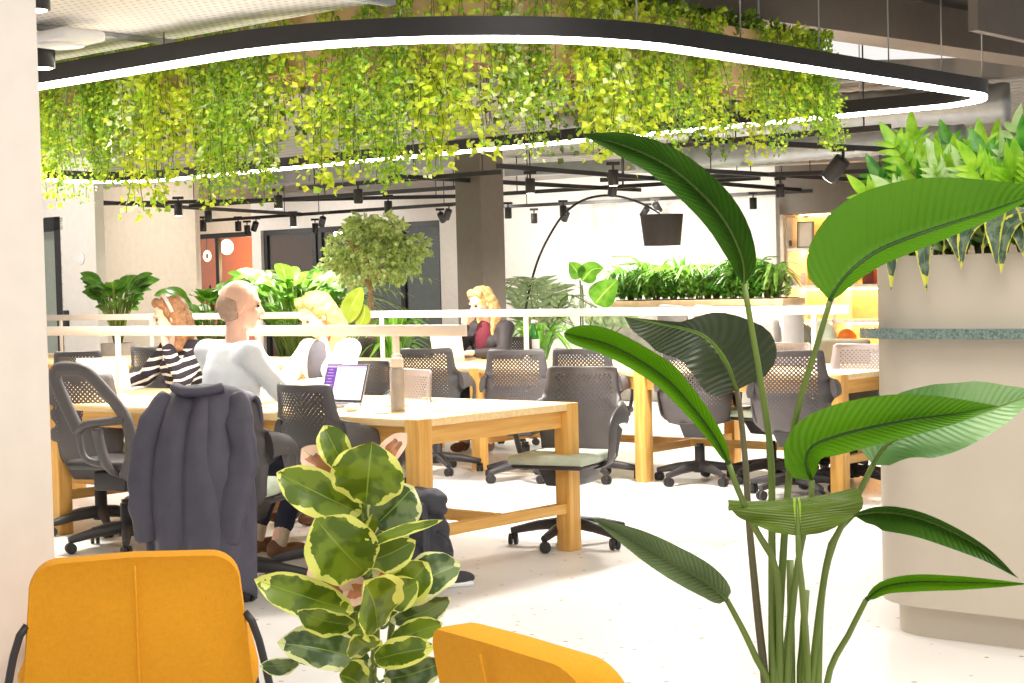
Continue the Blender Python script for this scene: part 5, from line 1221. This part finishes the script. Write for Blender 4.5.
# ------------------------------------------------------------------ people
def hand(m, w, d, n, curl=.5, side=1):
    """palm and five bent fingers from the wrist w along d; n is the back of the hand"""
    d = d.normalized(); n = (n - d * n.dot(d)).normalized(); b = d.cross(n) * side
    m.capsule(w, w + d * .05 + b * .012, .024, .022); m.capsule(w + d * .02 - b * .018, w + d * .075 - b * .022, .02, .016); m.capsule(w + d * .02 + b * .018, w + d * .078 + b * .02, .02, .016)
    for k, (o, L) in enumerate(((-.032, .062), (-.011, .076), (.011, .082), (.032, .074))):
        p = w + d * .082 + b * o; q = p + (d * math.cos(curl * .6) - n * math.sin(curl * .6)) * L * .5; r = q + (d * math.cos(curl * 1.7) - n * math.sin(curl * 1.7)) * L * .5
        m.capsule(p - d * .012, q, .0095, .0088, 8); m.capsule(q, r, .0088, .0075, 8)
    p = w + d * .025 + b * .03; q = p + (d * .7 + b * .6 - n * .2).normalized() * .04; m.capsule(p, q, .0125, .011, 8); m.capsule(q, q + (d * .9 + b * .2 - n * .3).normalized() * .032, .011, .009, 8)
def person(label, loc, rz, J, mats, hair, female=True, extra=None):
    t = thing('person', label, 'person', loc, rz)
    V = lambda k: Vector(J[k])
    f = .92 if female else 1.0
    H = V('head'); RH = Matrix.Rotation(J.get('yaw', 0), 3, 'Z') @ Matrix.Rotation(J.get('pitch', 0), 3, 'X') @ Matrix.Rotation(J.get('roll', 0), 3, 'Y')
    h = lambda x, y, z: H + RH @ Vector((x, y, z))
    m = MB()
    m.ell(h(0, -.012, .035), (.077 * f + .003, .098, .092), RH); m.ell(h(0, .022, -.028), (.062, .075, .088), RH); m.ell(h(0, .045, -.085), (.036, .036, .03), RH)
    m.capsule(h(0, .088, .012), h(0, .108, -.026), .010, .0135); m.ell(h(-.012, .096, -.03), (.010, .011, .008), RH); m.ell(h(.012, .096, -.03), (.010, .011, .008), RH)
    m.ell(h(0, .082, .028), (.05, .016, .01), RH); m.ell(h(-.035, .066, -.022), (.024, .022, .022), RH); m.ell(h(.035, .066, -.022), (.024, .022, .022), RH)
    m.capsule(h(-.016, .089, -.058), h(.016, .089, -.058), .008, .008)
    for s in (-1, 1): m.ell(h(s * .079, -.008, -.008), (.011, .021, .032), RH)
    N = V('neck'); P = V('pelvis'); C = V('chest')
    m.capsule(N - Vector((0, 0, .05)), H + RH @ Vector((0, -.02, -.06)), .056 * f, .05 * f)
    m.ell(C, (.155 * f, .105, .19)); m.ell(P + Vector((0, 0, .05)), (.15, .11, .13)); m.capsule(P, C, .11, .11)
    for s, k in ((-1, 'l'), (1, 'r')):
        S, E, Wr = V('sh' + k), V('el' + k), V('wr' + k)
        m.capsule(N - Vector((0, 0, .05)), S, .05, .05); m.capsule(S, E, .044 * f, .036 * f); m.capsule(E, Wr, .037 * f, .025 * f)
        d = Vector(J['hd' + k]); hand(m, Wr, d, Vector(J['hn' + k]), J.get('curl' + k, .5), -s)
        Hp, Kn, An = V('hip' + k), V('kn' + k), V('an' + k)
        m.capsule(Hp, Kn, .078, .055); m.capsule(Kn, An, .052, .036)
    fused(m, 'body', mats['skin'], t, .0065, 4)
    # clothing follows the body a little outside it
    m = MB(); g = .014
    m.ell(C + Vector((0, 0, -.0)), (.17 * f + g, .118 + g, .215)); m.ell(N + Vector((0, -.03, -.06)), (.09, .07, .06)); m.ell(P + Vector((0, -.005, .07)), (.155 + g, .12 + g, .13)); m.capsule(P + Vector((0, 0, .05)), C, .12 + g, .118 + g)
    for k in 'lr':
        S, E, Wr = V('sh' + k), V('el' + k), V('wr' + k); m.capsule(N + Vector((0, -.01, -.06)), S, .056 + g * .5, .055 + g); m.capsule(S, E, .05 + g, .042 + g); m.capsule(E, E.lerp(Wr, .9), .043 + g, .033 + g * .6)
    if female: m.ell(C + Vector((-.065, .085, .02)), (.07, .055, .07)); m.ell(C + Vector((.065, .085, .02)), (.07, .055, .07))
    fused(m, mats.get('top_name', 'shirt'), mats['top'], t, .011, 4, (.012, 9))
    m = MB(); m.ell(P + Vector((0, 0, -.0)), (.175, .14, .11))
    for k in 'lr': Hp, Kn, An = V('hip' + k), V('kn' + k), V('an' + k); m.capsule(Hp, Kn, .092, .066); m.capsule(Kn, Kn.lerp(An, .82), .062, .048)
    fused(m, 'trousers', 'jeans', t, .012, 4, (.008, 12))
    for k in 'lr':
        Kn, An = V('kn' + k), V('an' + k); fd = Vector((0, 1, 0))
        m = MB(); m.capsule(Kn.lerp(An, .75), An + Vector((0, 0, -.02)), .041, .042); fused(m, 'sock', 'sock', t, .01, 2)
        m = MB(); m.ell(Vector((An.x, An.y + .08, .04)), (.042, .10, .04)); m.ell(Vector((An.x, An.y - .01, .055)), (.04, .06, .055)); fused(m, 'shoe', 'brown_leather', t, .009, 3)
        for o in t.children:
            pass
    if hair == 'bald':
        m = MB(); m.ell(h(0, -.05, .0), (.082, .074, .07), RH); m.ell(h(0, -.045, -.05), (.066, .058, .04), RH); fused(m, 'hair', 'hair_grey', t, .007, 3, (.004, 40))
    else:
        m = MB(); m.ell(h(0, -.034, .04), (.096, .098, .10), RH, 20, 12)
        L = J.get('hairlen', .27)
        for x, y, a, b2 in ((-.074, -.03, .02, -L), (-.08, -.055, .02, -L), (.074, -.03, .02, -L), (.08, -.055, .02, -L), (-.04, -.10, .0, -L * 1.05), (.04, -.10, .0, -L * 1.05), (0, -.11, 0, -L * 1.1)):
            p0, p1, p2 = h(x, y, a), h(x * 1.12, y - .005, -.11), h(x * 1.12, y, -.11); p2 = p2 + Vector((0, 0, b2 + .11)) + (RH @ Vector((0, .02, 0)))
            m.capsule(p0, p1, .034, .036); m.capsule(p1, p2, .036, .02)
        m.capsule(h(-.06, .035, .095), h(.02, .05, .11), .026, .03); m.capsule(h(.02, .05, .11), h(.075, .02, .06), .03, .028)
        fused(m, 'hair', hair, t, .0085, 3, (.012, 26))
    for s in (-1, 1):
        MB().ell(h(s * .031, .083, .006), (.0125, .008, .006), RH).build('eye', 'eye', t)
        MB().capsule(h(s * .018, .093, .027), h(s * .044, .08, .028), .004, .003, 8).build('eyebrow', hair if hair != 'bald' else 'hair_grey', t)
    MB().ell(h(0, .0945, -.0585), (.021, .006, .007), RH).build('lips', 'lips', t)
    if extra: extra(t, m, h, RH, C, N)
    return t
# striped knit
m, nt, b = new_mat('stripes')
tc = nt.nodes.new('ShaderNodeTexCoord'); sp = nt.nodes.new('ShaderNodeSeparateXYZ'); nt.links.new(tc.outputs['Object'], sp.inputs[0])
nz = nt.nodes.new('ShaderNodeTexNoise'); nz.inputs['Scale'].default_value = 5; nt.links.new(tc.outputs['Object'], nz.inputs['Vector'])
hgt = math_n(nt, 'ADD', sp.outputs[2], math_n(nt, 'MULTIPLY', nz.outputs['Fac'], .06)); hgt = math_n(nt, 'ADD', hgt, math_n(nt, 'MULTIPLY', sp.outputs[1], .25))
fr = math_n(nt, 'FRACT', math_n(nt, 'MULTIPLY', hgt, 19)); st_ = math_n(nt, 'MULTIPLY', math_n(nt, 'LESS_THAN', fr, .34), math_n(nt, 'LESS_THAN', sp.outputs[2], .985))
nt.links.new(mixc(nt, st_, s2l((44, 38, 48)), s2l((244, 234, 222))), b.inputs['Base Color']); b.inputs['Roughness'].default_value = .9

LEGS = dict(hipl=(-.09, .02, .51), hipr=(.09, .02, .51), knl=(-.12, .42, .50), knr=(.12, .42, .50), anl=(-.12, .33, .10), anr=(.12, .33, .10))
def seat_for(label, loc, rz): return dup(proto[BK], Vector((loc[0], loc[1], 0)) - Vector((-math.sin(rz), math.cos(rz), 0)) * .03, rz, label, 'swivel office chairs with moulded backs')
def loc_for(px, py, Y, rz, J):
    w = at_y(px, py, Y); o = rotz(rz) @ Vector((J['head'][0], J['head'][1], 0)); return Vector((w.x - o.x, w.y - o.y, 0))
# bald man
J = dict(LEGS, pelvis=(0, .0, .53), chest=(0, .06, .88), neck=(0, .09, 1.09), head=(.01, .12, 1.265), shl=(-.185, .05, 1.035), shr=(.185, .05, 1.035), ell=(-.25, .16, .80), elr=(.25, .2, .82), wrl=(-.12, .42, .795), wrr=(.12, .44, .795),
         hdl=(.3, 1, 0), hdr=(-.3, 1, 0), hnl=(0, 0, 1), hnr=(0, 0, 1), yaw=-.55, pitch=-.1, anl=(-.12, .26, .10), anr=(.13, .22, .10), knl=(-.12, .42, .49), knr=(.13, .40, .49))
rz = FU - .1
person('bald man in a pale shirt and dark jeans, sitting on the chair with the coat', loc_for(241, 310, 8.42, rz, J), rz, J, {'skin': 'skin', 'top': 'shirt'}, 'bald', False)
# woman in stripes
J = dict(LEGS, pelvis=(0, 0, .52), chest=(0, .10, .84), neck=(0, .16, 1.02), head=(0, .21, 1.18), shl=(-.165, .12, .975), shr=(.165, .12, .975), ell=(-.23, .27, .79), elr=(.24, .26, .79), wrl=(-.10, .30, 1.0), wrr=(.12, .48, .785),
         hdl=(.35, .1, 1), hdr=(-.3, 1, 0), hnl=(-.6, -.6, .2), hnr=(0, 0, 1), curll=1.0, yaw=-.40, pitch=-.2, hairlen=.20)
rz = FD - .1
def band(t, m, h, RH, C, N):
    MB().tube([h(.099 * math.cos(a), -.012 + .02 * math.sin(a), .035 + .108 * math.sin(a)) for a in [PI * k / 20 for k in range(21)]], .013, 8).build('headband', 'headband', t)
l = loc_for(169, 315, 10.75, rz, J); person('woman in a black and white striped sweater and pink headband, hand at her chin', l, rz, J, {'skin': 'skin_pale', 'top': 'stripes', 'top_name': 'sweater'}, 'hair_brown', True, band); seat_for('dark chair under the woman in the striped sweater', l, rz)
# woman in cream
J = dict(LEGS, pelvis=(0, 0, .52), chest=(0, .09, .85), neck=(0, .14, 1.03), head=(0, .20, 1.185), shl=(-.165, .10, .985), shr=(.165, .10, .985), ell=(-.24, .24, .79), elr=(.24, .24, .79), wrl=(-.08, .44, .80), wrr=(.08, .44, .80),
         hdl=(.4, 1, -.1), hdr=(-.4, 1, -.1), hnl=(0, 0, 1), hnr=(0, 0, 1), yaw=-.25, pitch=-.5, hairlen=.30)
rz = FD + .05
def dark_top(t, m, h, RH, C, N):
    q = MB(); q.ell(C + Vector((0, .09, .04)), (.075, .075, .16)); fused(q, 'under_top', 'dark_grey_top', t, .01, 3)
l = loc_for(316, 317, 9.85, rz, J); person('blonde woman in a cream cardigan looking down, behind the open laptop', l, rz, J, {'skin': 'skin_pale', 'top': 'cream_knit', 'top_name': 'cardigan'}, 'hair_ginger', True, dark_top); seat_for('dark chair under the blonde woman in the cream cardigan', l, rz)
# woman in dark jacket
J = dict(LEGS, pelvis=(0, 0, .52), chest=(0, .09, .85), neck=(0, .14, 1.03), head=(.01, .20, 1.19), shl=(-.165, .10, .985), shr=(.165, .10, .985), ell=(-.23, .25, .79), elr=(.23, .27, .79), wrl=(-.06, .42, .80), wrr=(.10, .30, 1.02),
         hdl=(.4, 1, 0), hdr=(-.3, .1, 1), hnl=(0, 0, 1), hnr=(.6, -.6, .2), curlr=.9, yaw=-.25, pitch=-.35, hairlen=.26)
rz = FD + .12
def wine(t, m, h, RH, C, N):
    q = MB(); q.ell(C + Vector((0, .085, .05)), (.08, .075, .16)); fused(q, 'under_top', 'burgundy', t, .01, 3)
l = loc_for(481, 312, 13.75, rz, J); person('blonde woman in a dark jacket and burgundy top at the second table, before the pillar', l, rz, J, {'skin': 'skin_pale', 'top': 'dark_jacket', 'top_name': 'jacket'}, 'hair_blonde', True, wine); seat_for('dark chair under the woman in the dark jacket', l, rz)
